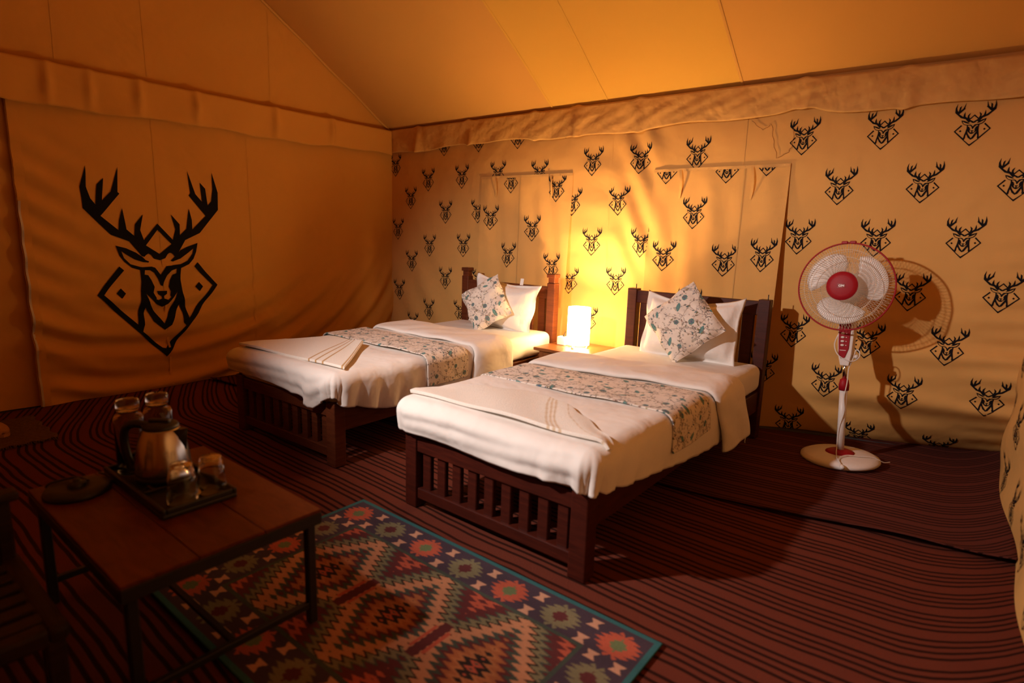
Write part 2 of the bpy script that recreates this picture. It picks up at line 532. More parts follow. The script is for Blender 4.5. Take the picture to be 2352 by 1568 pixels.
TRI = {}
def triangles(key):
    if key not in TRI:
        bm = bmesh.new()
        f = bm.faces.new([bm.verts.new((a / 1000, b / 1000, 0)) for a, b in DEER[key]])
        f.normal_update()
        bmesh.ops.triangulate(bm, faces=[f])
        TRI[key] = [[(v.co.x, v.co.y) for v in t.verts] for t in bm.faces]
        bm.free()
    return TRI[key]

def print_mesh(name, cx, cz, w, h, surf, parent, cell=0.025, rect=None, mat=None):
    """deer head print centred on (cx, cz) of a cloth surface surf(u, v) -> 3D point"""
    V, F, key = [], [], {}
    def vid(p):
        k = (round(p[0], 5), round(p[1], 5))
        if k not in key:
            key[k] = len(V)
            V.append(surf(*p))
        return key[k]
    for key_ in DEER:
        for t in triangles(key_):
            tri = [(cx + (a - 0.493) * w, cz + (b - 0.5) * h) for a, b in t]
            if rect:
                for ax, lo, hi in ((0, rect[0], rect[1]), (1, rect[2], rect[3])):
                    tri = clip_half(tri, ax, lo, False)
                    if len(tri) > 2:
                        tri = clip_half(tri, ax, hi, True)
                    if len(tri) < 3:
                        break
            if len(tri) < 3:
                continue
            x0 = math.floor(min(p[0] for p in tri) / cell); x1 = math.floor(max(p[0] for p in tri) / cell)
            for i in range(x0, x1 + 1):
                s = clip_half(tri, 0, i * cell, False)
                if len(s) > 2:
                    s = clip_half(s, 0, (i + 1) * cell, True)
                if len(s) < 3:
                    continue
                z0 = math.floor(min(p[1] for p in s) / cell); z1 = math.floor(max(p[1] for p in s) / cell)
                for j in range(z0, z1 + 1):
                    c = clip_half(s, 1, j * cell, False)
                    if len(c) > 2:
                        c = clip_half(c, 1, (j + 1) * cell, True)
                    if len(c) < 3:
                        continue
                    ids = []
                    for p in c:
                        k = vid(p)
                        if k not in ids:
                            ids.append(k)
                    if len(ids) > 2:
                        F.append(ids)
    if not F:
        return None
    return mesh_obj(name, V, F, mat or M_print, parent)

# ---- floor
fl_o = mesh_obj('floor', [(XL - 0.3, YF - 0.1, -0.006), (XR + 0.3, YF - 0.1, -0.006), (XR + 0.3, 3.1, -0.006), (XL - 0.3, 3.1, -0.006)], [(0, 1, 2, 3)], M_ground)
struct(fl_o, 'dark ground sheet under the striped carpets')

# ---- back wall
V, F = grid(340, 160, lambda u, v: (XLC + u * (XR + 0.02 - XLC), back_y(XLC + u * (XR + 0.02 - XLC), v * 2.2), v * 2.2))
wall_back = struct(mesh_obj('wall_back', V, F, M_canvas_back, None, True), 'ochre canvas back wall printed with rows of black stag heads')
for (x, z) in WALL_DEER:
    print_mesh('deer_print', x, z, 0.165, 0.216, lambda a, b: (a, back_y(a, b) - 0.0022, b), wall_back, rect=(XLC + 0.01, XR - 0.01, 0.004, 2.13))
def wall_strip(name, x, z0, z1, w=0.016, m=None, dy=0.0015):
    V, F = grid(2, 40, lambda u, v: (x + (u - 0.5) * w, back_y(x + (u - 0.5) * w, z0 + v * (z1 - z0)) - dy, z0 + v * (z1 - z0)))
    return mesh_obj(name, V, F, m or M_canvas_back, wall_back, True)
for x in (-0.70, -0.34, 0.60, -2.79):
    wall_strip('seam', x, 0.02, 2.12, 0.014)
# ---- left gable wall (with the big print) up to the roof
DOOR_Y = -0.66
def left_pt(y, t):
    z = t * gable_top(y)
    return (left_x(y, z), y, z)
V, F = grid(220, 220, lambda u, v: left_pt(DOOR_Y + u * (YB + 0.03 - DOOR_Y), v))
wall_left = struct(mesh_obj('wall_left', V, F, M_canvas, None, True), 'ochre canvas gable wall with one large black stag head print')
print_mesh('deer_print', 0.1035, 0.908, 0.879, 1.344, lambda a, b: (left_x(a, b) + 0.005, a, b), wall_left, cell=0.02)
def left_strip(name, y, z0, z1, w=0.014, m=None, dx=0.002, lean=0.0):
    V, F = grid(2, 50, lambda u, v: (left_x(y + lean * v + (u - 0.5) * w, z0 + v * (z1 - z0)) + dx, y + lean * v + (u - 0.5) * w, z0 + v * (z1 - z0)))
    return mesh_obj(name, V, F, m or M_canvas, wall_left, True)
left_strip('seam', 0.80, 0.02, 1.9)
left_strip('seam', 0.125, 0.02, 3.3)
left_strip('seam', -0.39, 2.1, 3.6)
left_strip('seam', 1.02, 2.1, 2.85)
left_strip('hem', DOOR_Y + 0.03, 0.0, 1.92, 0.05, dx=0.006)
left_strip('zip_tape', DOOR_Y + 0.012, 0.0, 1.3, 0.012, M_zip, 0.012)
# the entrance flap beyond the zip, set back a little
V, F = grid(60, 70, lambda u, v: (XL - 0.07 + 0.015 * math.sin(9 * (YF + u * (DOOR_Y + 0.04 - YF)) + 2 * v), YF + u * (DOOR_Y + 0.04 - YF), v * gable_top(max(YF, YF + u * (DOOR_Y + 0.04 - YF)))))
door = struct(mesh_obj('door_1', V, F, M_canvas, None, True), 'ochre canvas entrance flap set back behind the zip edge')
# ---- right gable wall
def right_x(y, z):
    low = 1 - sm(0.3, 1.2, z)
    return XR + 0.02 + 0.012 * math.sin(5 * y + 2 * z) + 0.010 * low * math.sin(17 * z + 6 * y) + 0.02 * math.sin(2.3 * y) * low
V, F = grid(140, 90, lambda u, v: (right_x(YF + u * (2.9 - YF), v * (gable_top(min(YB, YF + u * (2.9 - YF))))), YF + u * (2.9 - YF), v * gable_top(min(YB, YF + u * (2.9 - YF)))))
wall_right = struct(mesh_obj('wall_right', V, F, M_canvas_back, None, True), 'ochre canvas right wall printed with stag heads, seen edge on')
for r in range(5):
    for c in range(7):
        y = 2.35 - c * 0.42 - (r % 2) * 0.21
        z = 0.14 + r * 0.29
        print_mesh('deer_print', y, z, 0.165, 0.216, lambda a, b: (right_x(a, b) - 0.003, a, b), wall_right, rect=(-0.6, 2.5, 0.004, 2.0))
# ---- front wall behind the camera
V, F = grid(30, 12, lambda u, v: (XL - 0.1 + u * (XR - XL + 0.2), YF, v * 2.2))
struct(mesh_obj('wall_front', V, F, M_canvas, None, True), 'plain canvas front wall')
# ---- roof: a back slope in three cloth panels and the front slope
def roof_panel(name, x0, x1, m, n):
    V, F = grid(n, 70, lambda u, v: (x0 + u * (x1 - x0), YB + 0.02 + v * (RIDGE_Y - YB - 0.02), roof_z(x0 + u * (x1 - x0), YB + 0.02 + v * (RIDGE_Y - YB - 0.02))))
    return V, F
V, F = roof_panel('', XL - 0.12, -0.86, M_canvas_roof, 40)
ceiling = struct(mesh_obj('ceiling', V, F, M_canvas_roof, None, True), 'sloping canvas tent roof of sewn cloth panels')
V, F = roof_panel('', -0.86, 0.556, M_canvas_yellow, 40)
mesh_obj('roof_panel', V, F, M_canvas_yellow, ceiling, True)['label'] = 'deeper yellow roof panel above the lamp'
V, F = roof_panel('', 0.556, XR + 0.12, M_canvas_roof, 40)
mesh_obj('roof_panel', V, F, M_canvas_roof, ceiling, True)
HR = EAVE + SLOPE * (YB - RIDGE_Y)
V, F = grid(20, 20, lambda u, v: (XL - 0.12 + u * (XR - XL + 0.24), RIDGE_Y + v * (YF - RIDGE_Y), HR + v * (EAVE - HR)))
mesh_obj('front_slope', V, F, M_canvas_roof, ceiling, True)
def roof_seam(x, bend, w=0.016):
    V, F = grid(3, 60, lambda u, v: (x + bend * math.sin(v * 5) * 0.5 + (u - 0.5) * w, YB - v * (YB - RIDGE_Y), roof_z(x + (u - 0.5) * w, YB - v * (YB - RIDGE_Y)) - 0.003 - 0.003 * (1 - abs(2 * u - 1))))
    return mesh_obj('seam', V, F, M_canvas_yellow if x < 0.5 else M_canvas_roof, ceiling, True)
for x, bd in ((-0.86, 0.0), (-0.385, 0.03), (0.556, 0.0)):
    roof_seam(x, bd)
tubes('gable_piping', [[(left_x(y, gable_top(y)) + 0.012, y, gable_top(y) - 0.012) for y in np.linspace(YB - 0.02, RIDGE_Y, 40)]], 0.011, M_canvas_roof, ceiling, 8)

# ---- valances under the eaves
def tuck(u, places):
    """sharp pinched tucks at given places; returns 0..1"""
    return max(math.exp(-((u - p) / 0.035) ** 2) for p in places)
TB = (-2.35, -1.72, -1.02, -0.62, -0.12, 0.92, 1.42)
def val_back(u, v):
    x = XLC + 0.04 + u * (XR - XLC - 0.05)
    k = tuck(x, TB)
    top = EAVE - 0.004 + 0.012 * k - 0.02 * sm(0.3, 2.0, x)
    bot = 1.935 + 0.012 * math.sin(3.1 * x) + 0.008 * math.sin(9 * x) - 0.012 * k + 0.03 * math.exp(-((x - 0.93) / 0.1) ** 2)
    z = top + (bot - top) * v
    y = YB - 0.040 + 0.012 * v - v * (0.006 * math.sin(7 * x) + 0.005 * math.sin(19 * x + 3 * v)) - 0.045 * k * v * (0.5 + 0.5 * math.sin(26 * x))
    y -= 0.003 * math.sin(14 * v + 30 * x) * (1 - abs(2 * v - 1)) * (0.3 + sm(-1.7, -0.4, x))
    return (x, min(y, YB - 0.008), z)
V, F = grid(320, 18, val_back)
val_b = struct(mesh_obj('trim_1', V, F, M_valance, None, True), 'gathered cream valance along the top of the back wall')
solidify(val_b, 0.003)
TL_ = (-0.45, -0.25, 0.05, 0.42, 1.02, 1.55)
def val_left(u, v):
    y = -1.9 + u * (YB - 0.04 + 1.9)
    k = tuck(y, TL_)
    top = 2.13 + 0.006 * k
    bot = 1.885 + 0.02 * sm(0, 2, y) + 0.010 * math.sin(4 * y) + 0.006 * math.sin(13 * y)
    z = top + (bot - top) * v
    x = XL + 0.016 - 0.006 * v + v * (0.008 * math.sin(6 * y) + 0.006 * math.sin(17 * y + 2 * v)) + 0.035 * k * (1 - abs(1.3 * v - 0.6)) * (0.6 + 0.4 * math.sin(50 * y))
    return (x + 0.016, y, z)
V, F = grid(300, 18, val_left)
val_l = struct(mesh_obj('trim_2', V, F, M_canvas, None, True), 'pleated ochre valance along the left gable wall')
solidify(val_l, 0.003)
# corner seam between the left and the back wall
struct(tubes('trim_3', [[(-2.795 + 0.006 * math.sin(5 * z), YB - 0.03 + 0.006 * math.sin(7 * z), z) for z in np.linspace(0.0, 2.13, 24)]], 0.016, M_canvas, None, 8), 'sewn corner piping where the two tent walls meet')
# dark ground sheet turned up at the foot of the back wall
V, F = grid(90, 2, lambda u, v: (-2.6 + u * 4.2, back_y(-2.6 + u * 4.2, 0.02) - 0.012 - 0.05 * (1 - v), 0.016 + 0.012 * v * (1 - u) + 0.008 * math.sin(30 * u) * v))
struct(solidify(mesh_obj('baseboard_back', V, F, M_ground, None, True), 0.003), 'dark edge of the ground sheet along the back wall')

# ---- window flaps on the back wall
def window_flap(name, x0, x1, z0, z1, prints, ribbons, label, lift):
    def surf(x, z, d=0.0):
        u = (x - x0) / (x1 - x0)
        s = (z1 - z) / (z1 - z0)
        off = 0.006 + 0.020 * s + lift * (sm(0.72, 1.0, u) * s * 0.8)
        off += (0.3 + 0.7 * s) * (0.007 * math.sin(17 * u + 2.5 * s) + 0.006 * math.sin(31 * u - 4 * s)) * sm(0, 0.1, s)
        off += 0.006 * math.sin(13 * (u - 0.5 * s) + 9 * s) * sm(0.1, 0.6, s)
        return (x + 0.02 * s * (1 if u > 0.5 else 0.4) * (u - 0.5), back_y(x, z) - max(off, 0.0055) - d, z)
    V, F = grid(110, 90, lambda u, v: surf(x0 + u * (x1 - x0), z0 + v * (z1 - z0)))
    o = mesh_obj(name, V, F, M_canvas_back, None, True)
    tag(o, label, 'window flap', 'canvas window flaps on the back wall')
    for (x, z) in prints:
        print_mesh('deer_print', x, z, 0.165, 0.216, lambda a, b: surf(a, b, 0.0025), o, rect=(x0 + 0.004, x1 - 0.004, z0 + 0.004, z1 - 0.004))
    for rx, rl in ribbons:
        V, F = grid(3, 12, lambda u, v: tuple(np.array(surf(rx + 0.015 * math.sin(3 * v) + (u - 0.5) * 0.016, z1 - 0.01 - v * rl, 0.012 + 0.012 * math.sin(4 * v)))))
        mesh_obj('tie_ribbon', V, F, M_canvas_back, o, True)
    V, F = grid(40, 2, lambda u, v: surf(x0 + u * (x1 - x0), z1 - 0.002 - v * 0.018, 0.003))
    mesh_obj('stitched_hem', V, F, M_valance, o, True)
    sx = x0 + 0.46 * (x1 - x0) if lift < 0.05 else x0 + 0.70 * (x1 - x0)
    V, F = grid(2, 40, lambda u, v: surf(sx + (u - 0.5) * 0.008, z0 + v * (z1 - z0), 0.003))
    mesh_obj('seam', V, F, M_seam, o, True)
    return o
window_flap('window_flap', -1.578, -0.655, 0.64, 1.672, FLAP_DEER_A, ((-1.41, 0.16), (-0.85, 0.18)), 'printed canvas window flap behind the left bed, left of the lamp', 0.045)
window_flap('window_flap', 0.0, 0.885, 0.58, 1.667, FLAP_DEER_B, ((0.20, 0.19), (0.665, 0.20)), 'printed canvas window flap behind the right bed, right of the lamp', 0.075)
# loose threads hanging from the valance
def thread(name, pts, label):
    P = []
    for i in range(len(pts) - 1):
        for k in range(6):
            t = k / 6
            x = pts[i][0] * (1 - t) + pts[i + 1][0] * t
            z = pts[i][1] * (1 - t) + pts[i + 1][1] * t
            P.append((x + 0.004 * math.sin(9 * (i + t)), back_y(x, z) - 0.006, z))
    tag(tubes(name, [P], 0.0012, M_thread, None, 4), label, 'thread')
thread('loose_thread', [(0.63, 1.93), (0.70, 1.87), (0.75, 1.90), (0.77, 1.80), (0.80, 1.70), (0.86, 1.73), (0.88, 1.77), (0.88, 1.88)], 'loose brown thread dangling over the top corner of the right window flap')

# ---- carpets
def stripe_coord(x, y):
    s = y
    t = max(0, -1.85 - x)
    s -= 0.52 * t * t / (t + 0.25)
    s -= 1.1 * max(0, x - 1.78) ** 2 * 2
    s += 0.02 * math.sin(1.6 * x + 0.8 * y) + 0.008 * math.sin(5 * x + 2 * y)
    return s
def edge_y(x):
    return 0.955 + (x - 0.75) * 0.168 + 0.01 * math.sin(4 * x)
def carpet_z(x, y):
    return 0.0035 + 0.003 * (1 + math.sin(3.1 * x + 1.7 * y)) * 0.5
def carpet(name, f, nu, nv, m, stripe, label):
    V, F = grid(nu, nv, f)
    o = mesh_obj(name, V, F, m, None, True, attr={'stripe': [stripe(v[0], v[1]) for v in V]})
    solidify(o, 0.005, -1.0)
    return tag(o, label, 'carpet', 'striped carpets covering the tent floor')
def c1(u, v):
    x = XL - 0.02 + u * (XR - XL + 0.09)
    y = YF + 0.1 + v * (1.45 - YF - 0.1)
    return (x, y, carpet_z(x, y))
carpet('striped_carpet', c1, 120, 120, M_carpet, stripe_coord, 'rust brown carpet with dark stripes under the beds, table and rug')
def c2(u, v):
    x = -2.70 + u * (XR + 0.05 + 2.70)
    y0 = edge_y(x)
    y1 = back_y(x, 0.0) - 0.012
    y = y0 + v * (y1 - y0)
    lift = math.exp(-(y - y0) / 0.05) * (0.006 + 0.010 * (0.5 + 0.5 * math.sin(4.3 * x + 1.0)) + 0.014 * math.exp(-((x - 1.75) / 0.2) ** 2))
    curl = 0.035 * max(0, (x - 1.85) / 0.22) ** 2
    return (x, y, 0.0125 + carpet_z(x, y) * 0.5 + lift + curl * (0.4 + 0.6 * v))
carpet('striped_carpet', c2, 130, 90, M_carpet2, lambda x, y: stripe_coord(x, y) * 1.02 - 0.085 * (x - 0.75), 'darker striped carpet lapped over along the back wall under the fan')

# ================================================================== WOVEN AND PRINTED PATTERNS
def rug_colours(nx, ny, W, H):
    """kilim: dark border with stepped medallions, field of three serrated diamonds"""
    X, Y = np.meshgrid((np.arange(nx) + 0.0) / (nx - 1) * W, (np.arange(ny) + 0.0) / (ny - 1) * H)
    col = {'teal': (0.038, 0.128, 0.133), 'plum': (0.064, 0.041, 0.055), 'rust': (0.446, 0.095, 0.053), 'olive': (0.196, 0.165, 0.090),
           'cream': (0.489, 0.224, 0.117), 'pale': (0.552, 0.287, 0.181), 'green': (0.059, 0.072, 0.055), 'maroon': (0.111, 0.028, 0.028),
           'tan': (0.361, 0.122, 0.048), 'black': (0.031, 0.021, 0.017), 'orange': (0.425, 0.160, 0.064), 'leaf': (0.139, 0.170, 0.075)}
    C = np.zeros((ny, nx, 3)); C[:] = col['plum']
    def put(m, c):
        C[m] = col[c]
    def saw(a, n):
        return np.abs(((a * n) % 1.0) - 0.5) * 2
    e = np.minimum(np.minimum(X, W - X), np.minimum(Y, H - Y))
    def medallion(cx, cy, c1, c2, s=1.0):
        dx, dy = np.abs(X - cx) / (0.078 * s), np.abs(Y - cy) / (0.066 * s)
        # stepped diamond with long teeth to the sides and short peaks above and below
        rows = np.clip((dy * 3.5 + 0.5), 0, 3.999)
        ext = np.array([1.0, 0.90, 0.70, 0.46])[rows.astype(int)]
        fr = np.abs((rows % 1.0) - 0.5) * 2
        top = 1.0 - 0.30 * saw(X - cx, 1 / (0.030 * s))
        put((dx < ext - 0.34 * fr) & (dy < top), c1)
        put((dx + dy * 0.9 < 0.42 + 0.16 * (saw(Y - cy, 1 / 0.016) - 0.5)) & (dx < 0.36), c2)
    def bow(cx, cy, s=1.0):
        dx, dy = np.abs(X - cx), np.abs(Y - cy)
        put((dx < 0.008 + 0.75 * dy) & (dy < 0.019 * s) & (dx < 0.022 * s), 'pale')
    # border
    for i in range(7):
        cx = 0.095 + i * (W - 0.19) / 6
        for cy in (0.098, H - 0.098):
            medallion(cx, cy, 'rust' if i % 2 == 0 else 'olive', 'leaf' if i % 2 == 0 else 'maroon')
            if i < 6:
                bx = cx + (W - 0.19) / 12
                for oy in (-0.044, 0.044):
                    bow(bx, cy + oy)
    for j in range(1, 4):
        cy = 0.098 + j * (H - 0.196) / 4
        for cx in (0.095, W - 0.095):
            medallion(cx, cy, 'olive' if j % 2 == 1 else 'rust', 'maroon' if j % 2 == 1 else 'leaf', 0.95)
    for j in range(4):
        cy = 0.098 + (j + 0.5) * (H - 0.196) / 4
        for cx in (0.095, W - 0.095):
            for ox in (-0.042, 0.042):
                bow(cx + ox, cy, 0.9)
    # field
    fx0, fx1, fy0, fy1 = 0.185, W - 0.185, 0.178, H - 0.178
    inside = (X > fx0) & (X < fx1) & (Y > fy0) & (Y < fy1)
    put((X > fx0 - 0.014) & (X < fx1 + 0.014) & (Y > fy0 - 0.014) & (Y < fy1 + 0.014), 'green')
    pw = (fx1 - fx0) / 3
    k = np.clip(np.floor((X - fx0) / pw), 0, 2)
    dx = np.abs(X - (fx0 + (k + 0.5) * pw)) / (pw / 2)
    dy = np.abs(Y - (fy0 + fy1) / 2) / ((fy1 - fy0) / 2)
    # teeth: serration along y rows, pointing in x
    d = dx * 0.95 + dy * 0.95 + 0.20 * (saw(Y - (fy0 + fy1) / 2, 1 / 0.026) - 0.5)
    bands = [(0.00, 'rust'), (0.10, 'black'), (0.25, 'orange'), (0.36, 'tan'), (0.50, 'maroon'), (0.62, 'green'), (0.76, 'cream'),
             (1.02, 'black'), (1.10, 'olive'), (1.26, 'green'), (1.33, 'maroon'), (1.60, 'rust'), (1.78, 'maroon')]
    for t, c in bands:
        put(inside & (d >= t), c)
    # bars joining two diamonds
    jx = np.abs(((X - fx0) / pw + 0.5) % 1.0 - 0.5) * pw
    put(inside & (k >= 0) & (jx < 0.030) & (dy < 0.30) & (X > fx0 + 0.1) & (X < fx1 - 0.1), 'cream')
    put(inside & (jx < 0.016 + 0.006 * saw(Y, 40)) & (dy < 0.33) & (X > fx0 + 0.1) & (X < fx1 - 0.1), 'maroon')
    put(inside & (np.abs(jx - 0.026) < 0.006) & (dy < 0.22) & (X > fx0 + 0.1) & (X < fx1 - 0.1), 'rust')
    put(e < 0.018, 'teal')
    put((e >= 0.018) & (e < 0.026), 'plum')
    # woven unevenness: abrash bands
    C *= (1 + 0.10 * np.sin(Y * 37 + 2 * np.sin(X * 9)) * np.sin(Y * 11))[..., None]
    C *= (0.93 + 0.14 * RNG.random((ny, nx)))[..., None]
    return C

def floral_tile(n=560):
    """block printed cotton: trailing vines, leaves, teal flowers, sprigs (1 px = 1 mm, tiles)"""
    rg = np.random.default_rng(5)
    I = np.zeros((n, n, 3)); I[:] = (0.76, 0.67, 0.59)
    yy, xx = np.mgrid[0:n, 0:n]
    def disc(x, y, r, c, a=1.0):
        R = int(r + 2)
        x0, y0 = int(x), int(y)
        xs = np.arange(x0 - R, x0 + R + 1); ys = np.arange(y0 - R, y0 + R + 1)
        m = np.hypot(xs[None, :] - x, ys[:, None] - y)
        w = np.clip(r + 0.5 - m, 0, 1)[..., None] * a
        ix = np.ix_(ys % n, xs % n)
        I[ix] = I[ix] * (1 - w) + np.array(c) * w
    def line(pts, r, c):
        for (x0, y0), (x1, y1) in zip(pts[:-1], pts[1:]):
            L = max(1, int(math.hypot(x1 - x0, y1 - y0)))
            for k in range(L):
                disc(x0 + (x1 - x0) * k / L, y0 + (y1 - y0) * k / L, r, c)
    brown, olive, teal, blue, grey, dteal = (0.115, 0.075, 0.065), (0.28, 0.24, 0.07), (0.08, 0.20, 0.205), (0.05, 0.13, 0.25), (0.42, 0.37, 0.31), (0.045, 0.16, 0.17)
    rose = (0.36, 0.20, 0.14)
    def leaf(x, y, a, L, w, fill, edge):
        for k in range(int(L)):
            t = k / L
            disc(x + math.cos(a) * k, y + math.sin(a) * k, max(0.6, w * math.sin(pi * t) ** 0.8), edge)
        for k in range(2, int(L) - 2):
            t = k / L
            disc(x + math.cos(a) * k, y + math.sin(a) * k, max(0.3, w * math.sin(pi * t) ** 0.8 - 1.3), fill)
        line([(x, y), (x + math.cos(a) * L * 0.9, y + math.sin(a) * L * 0.9)], 0.5, edge)
    # vines
    for v in range(19):
        x, y, a = rg.uniform(0, n), rg.uniform(0, n), rg.uniform(0, 6.28)
        P = []
        k0 = rg.uniform(0.008, 0.02) * rg.choice([-1, 1])
        for s in range(230):
            P.append((x, y))
            a += k0 * math.cos(s / 37.0) * 1.7
            x += math.cos(a) * 1.6; y += math.sin(a) * 1.6
        line(P, 1.3, brown)
        for s in range(12, 225, 17):
            side = rg.choice([-1, 1])
            an = math.atan2(P[s + 1][1] - P[s][1], P[s + 1][0] - P[s][0]) + side * rg.uniform(0.6, 1.2)
            q = rg.random()
            if q < 0.45:
                leaf(P[s][0], P[s][1], an, rg.uniform(15, 30), rg.uniform(3.2, 6), [olive, grey, rose, grey, olive, teal][rg.integers(0, 6)], brown)
            else:
                bx, by = P[s]
                for t in range(5):
                    bx += math.cos(an) * 4; by += math.sin(an) * 4
                    disc(bx + rg.uniform(-3, 3), by + rg.uniform(-3, 3), rg.uniform(1.0, 2.2), [brown, blue, rose][rg.integers(0, 3)])
    # big grey speckled leaves
    for v in range(12):
        leaf(rg.uniform(0, n), rg.uniform(0, n), rg.uniform(0, 6.28), rg.uniform(42, 62), rg.uniform(9, 13), (0.50, 0.44, 0.37), brown)
    # teal flowers
    spots = []
    while len(spots) < 15:
        p = (rg.uniform(0, n), rg.uniform(0, n))
        if all(min(abs(p[0] - s[0]), n - abs(p[0] - s[0])) + min(abs(p[1] - s[1]), n - abs(p[1] - s[1])) > 110 for s in spots):
            spots.append(p)
        elif rg.random() < 0.002:
            break
    for i, (x, y) in enumerate(spots):
        R = rg.uniform(13, 20)
        if i % 2 == 0:
            a0 = rg.uniform(0, 6.28)
            for k in range(7):
                a = a0 + k * 0.9
                disc(x + math.cos(a) * R * 0.75, y + math.sin(a) * R * 0.75, R * 0.52, dteal)
                disc(x + math.cos(a) * R * 0.75, y + math.sin(a) * R * 0.75, R * 0.42, teal if k % 2 else (0.13, 0.25, 0.24))
            disc(x, y, R * 0.62, rose); disc(x, y, R * 0.48, blue); disc(x, y, R * 0.16, olive)
        else:
            a0 = rg.uniform(0, 6.28)
            for k in range(14):
                t = k / 13
                disc(x + math.cos(a0) * (t - 0.5) * 3.4 * R, y + math.sin(a0) * (t - 0.5) * 3.4 * R, R * 0.85 * math.sin(pi * (0.12 + 0.8 * t)), dteal)
            for k in range(12):
                t = k / 11
                disc(x + math.cos(a0) * (t - 0.5) * 3.2 * R, y + math.sin(a0) * (t - 0.5) * 3.2 * R, R * 0.62 * math.sin(pi * (0.12 + 0.8 * t)), (0.13, 0.27, 0.26))
    # scattered sprigs
    for v in range(210):
        x, y, a = rg.uniform(0, n), rg.uniform(0, n), rg.uniform(0, 6.28)
        c = [brown, rose, blue, olive, grey][rg.integers(0, 5)]
        for k in range(rg.integers(3, 6)):
            b = a + k * 1.25
            L = rg.uniform(4, 8)
            line([(x, y), (x + math.cos(b) * L, y + math.sin(b) * L)], 0.7, brown)
            disc(x + math.cos(b) * L, y + math.sin(b) * L, 1.9, c)
    return I
FLORAL = floral_tile()
def floral_at(u, v):
    """u, v in metres"""
    n = FLORAL.shape[0]
    return FLORAL[(np.round(np.asarray(v) * 1000).astype(int)) % n, (np.round(np.asarray(u) * 1000).astype(int)) % n]

# ---- kilim rug
RW, RH = 1.415, 0.872
nx, ny = 506, 312
RC = rug_colours(nx, ny, RW, RH)
V, F = grid(nx, ny, lambda u, v: (-0.150 + u * RW, -0.110 - v * RH, 0.0165 + 0.0025 * math.sin(9 * u) * math.sin(4 * v)))
rug = mesh_obj('kilim_rug', V, [f[::-1] for f in F], M_rug, None, True, colors=RC.reshape(-1, 3))
solidify(rug, 0.006, -1.0)
tag(rug, 'kilim rug with three serrated diamonds and a teal edge', 'rug')

# ================================================================== BEDS
BW, BL, BP = 0.923, 2.05, 0.068
def bed(name, loc, rz, m, hf, hh, finial, label):
    t = empty(name, loc, (0, 0, rz))
    tag(t, label, 'bed', 'single slatted wooden beds')
    def post(x, y, h, tap=0.0, b=0.0075):
        bm = bmesh.new()
        bmesh.ops.create_cube(bm, size=1.0)
        for v in bm.verts:
            f = 1 + (tap if v.co.z < 0 else 0)
            v.co = Vector((x + BP / 2 + v.co.x * BP * f, y + BP / 2 + v.co.y * BP, (h + b) / 2 + v.co.z * (h - b)))
        bmesh.ops.bevel(bm, geom=list(bm.edges), offset=0.005, segments=2, profile=0.5, affect='EDGES')
        return bm_obj('post', bm, m, t)
    post(0, 0, hf); post(BW - BP, 0, hf, 0.06)
    for x in (0, BW - BP):
        p = post(x, BL - BP, hh, 0.0, 0.017)
        if finial:
            c = (x + BP / 2, BL - BP / 2)
            box('finial_neck', (c[0] - 0.028, c[1] - 0.028, hh - 0.004), (c[0] + 0.028, c[1] + 0.028, hh + 0.045), m, p, 0.003)
            box('finial_cap', (c[0] - 0.038, c[1] - 0.038, hh + 0.040), (c[0] + 0.038, c[1] + 0.038, hh + 0.068), m, p, 0.004)
        else:
            tubes('dowel_pin', [[(x + BP / 2 + 0.012, BL - BP / 2, hh - 0.01), (x + BP / 2 + 0.012, BL - BP / 2, hh + 0.030)]], 0.003, M_metal, p, 6)
    # footboard
    y0, y1 = 0.014, 0.054
    box('foot_rail', (BP - 0.006, y0 - 0.006, hf - 0.078), (BW - BP + 0.006, y1 + 0.006, hf - 0.014), m, t, 0.004, 2)
    box('lower_rail', (BP - 0.006, y0 - 0.004, 0.050), (BW - BP + 0.006, y1 + 0.004, 0.098), m, t, 0.004, 2)
    inner = BW - 2 * BP
    first = None
    def slats(n, w, z0, z1, ya, yb, first):
        for i in range(n):
            cx = BP + inner * (i + 0.5) / n
            if first is None:
                first = box('slat', (-w / 2, ya, z0), (w / 2, yb, z1), m, t, 0.003)
                first.location.x = cx
                o = first
            else:
                o = first.copy()
                link(o, t)
                o.location.x = cx
        return first
    slats(9, 0.047, 0.094, hf - 0.074, y0 + 0.008, y1 - 0.008, None)
    # headboard
    ya, yb = BL - 0.052, BL - 0.016
    if finial:
        n = 16
        poly = [(BP - 0.006, hh - 0.03), (BP - 0.006, hh - 0.125)]
        poly += [(BP + inner * k / n, hh - 0.125 + 0.035 * math.sin(pi * k / n)) for k in range(1, n)]
        poly += [(BW - BP + 0.006, hh - 0.125), (BW - BP + 0.006, hh - 0.03)]
        prism('head_rail', poly, 'y', ya - 0.004, yb + 0.004, m, t)
        slats(7, 0.062, 0.40, hh - 0.085, ya + 0.006, yb - 0.006, None)
    else:
        box('head_rail', (BP - 0.006, ya - 0.004, hh - 0.095), (BW - BP + 0.006, yb + 0.004, hh - 0.012), m, t, 0.005, 2)
        slats(7, 0.070, 0.40, hh - 0.09, ya + 0.006, yb - 0.006, None)
    box('head_lower_rail', (BP - 0.006, ya - 0.002, 0.30), (BW - BP + 0.006, yb + 0.002, 0.41), m, t, 0.004)
    for x in (0.012, BW - 0.040):
        box('side_rail', (x, BP - 0.006, 0.185), (x + 0.028, BL - BP + 0.006, 0.310), m, t, 0.004)
    first = None
    for i in range(9):
        yy = 0.12 + i * 0.21
        if first is None:
            first = box('base_slat', (0.040, -0.06, 0.292), (BW - 0.040, 0.06, 0.312), m, t, 0.002)
            first.location.y = yy
        else:
            o = first.copy(); link(o, t); o.location.y = yy
    return t
RB = dict(loc=(0, 0, 0), rz=0.0)
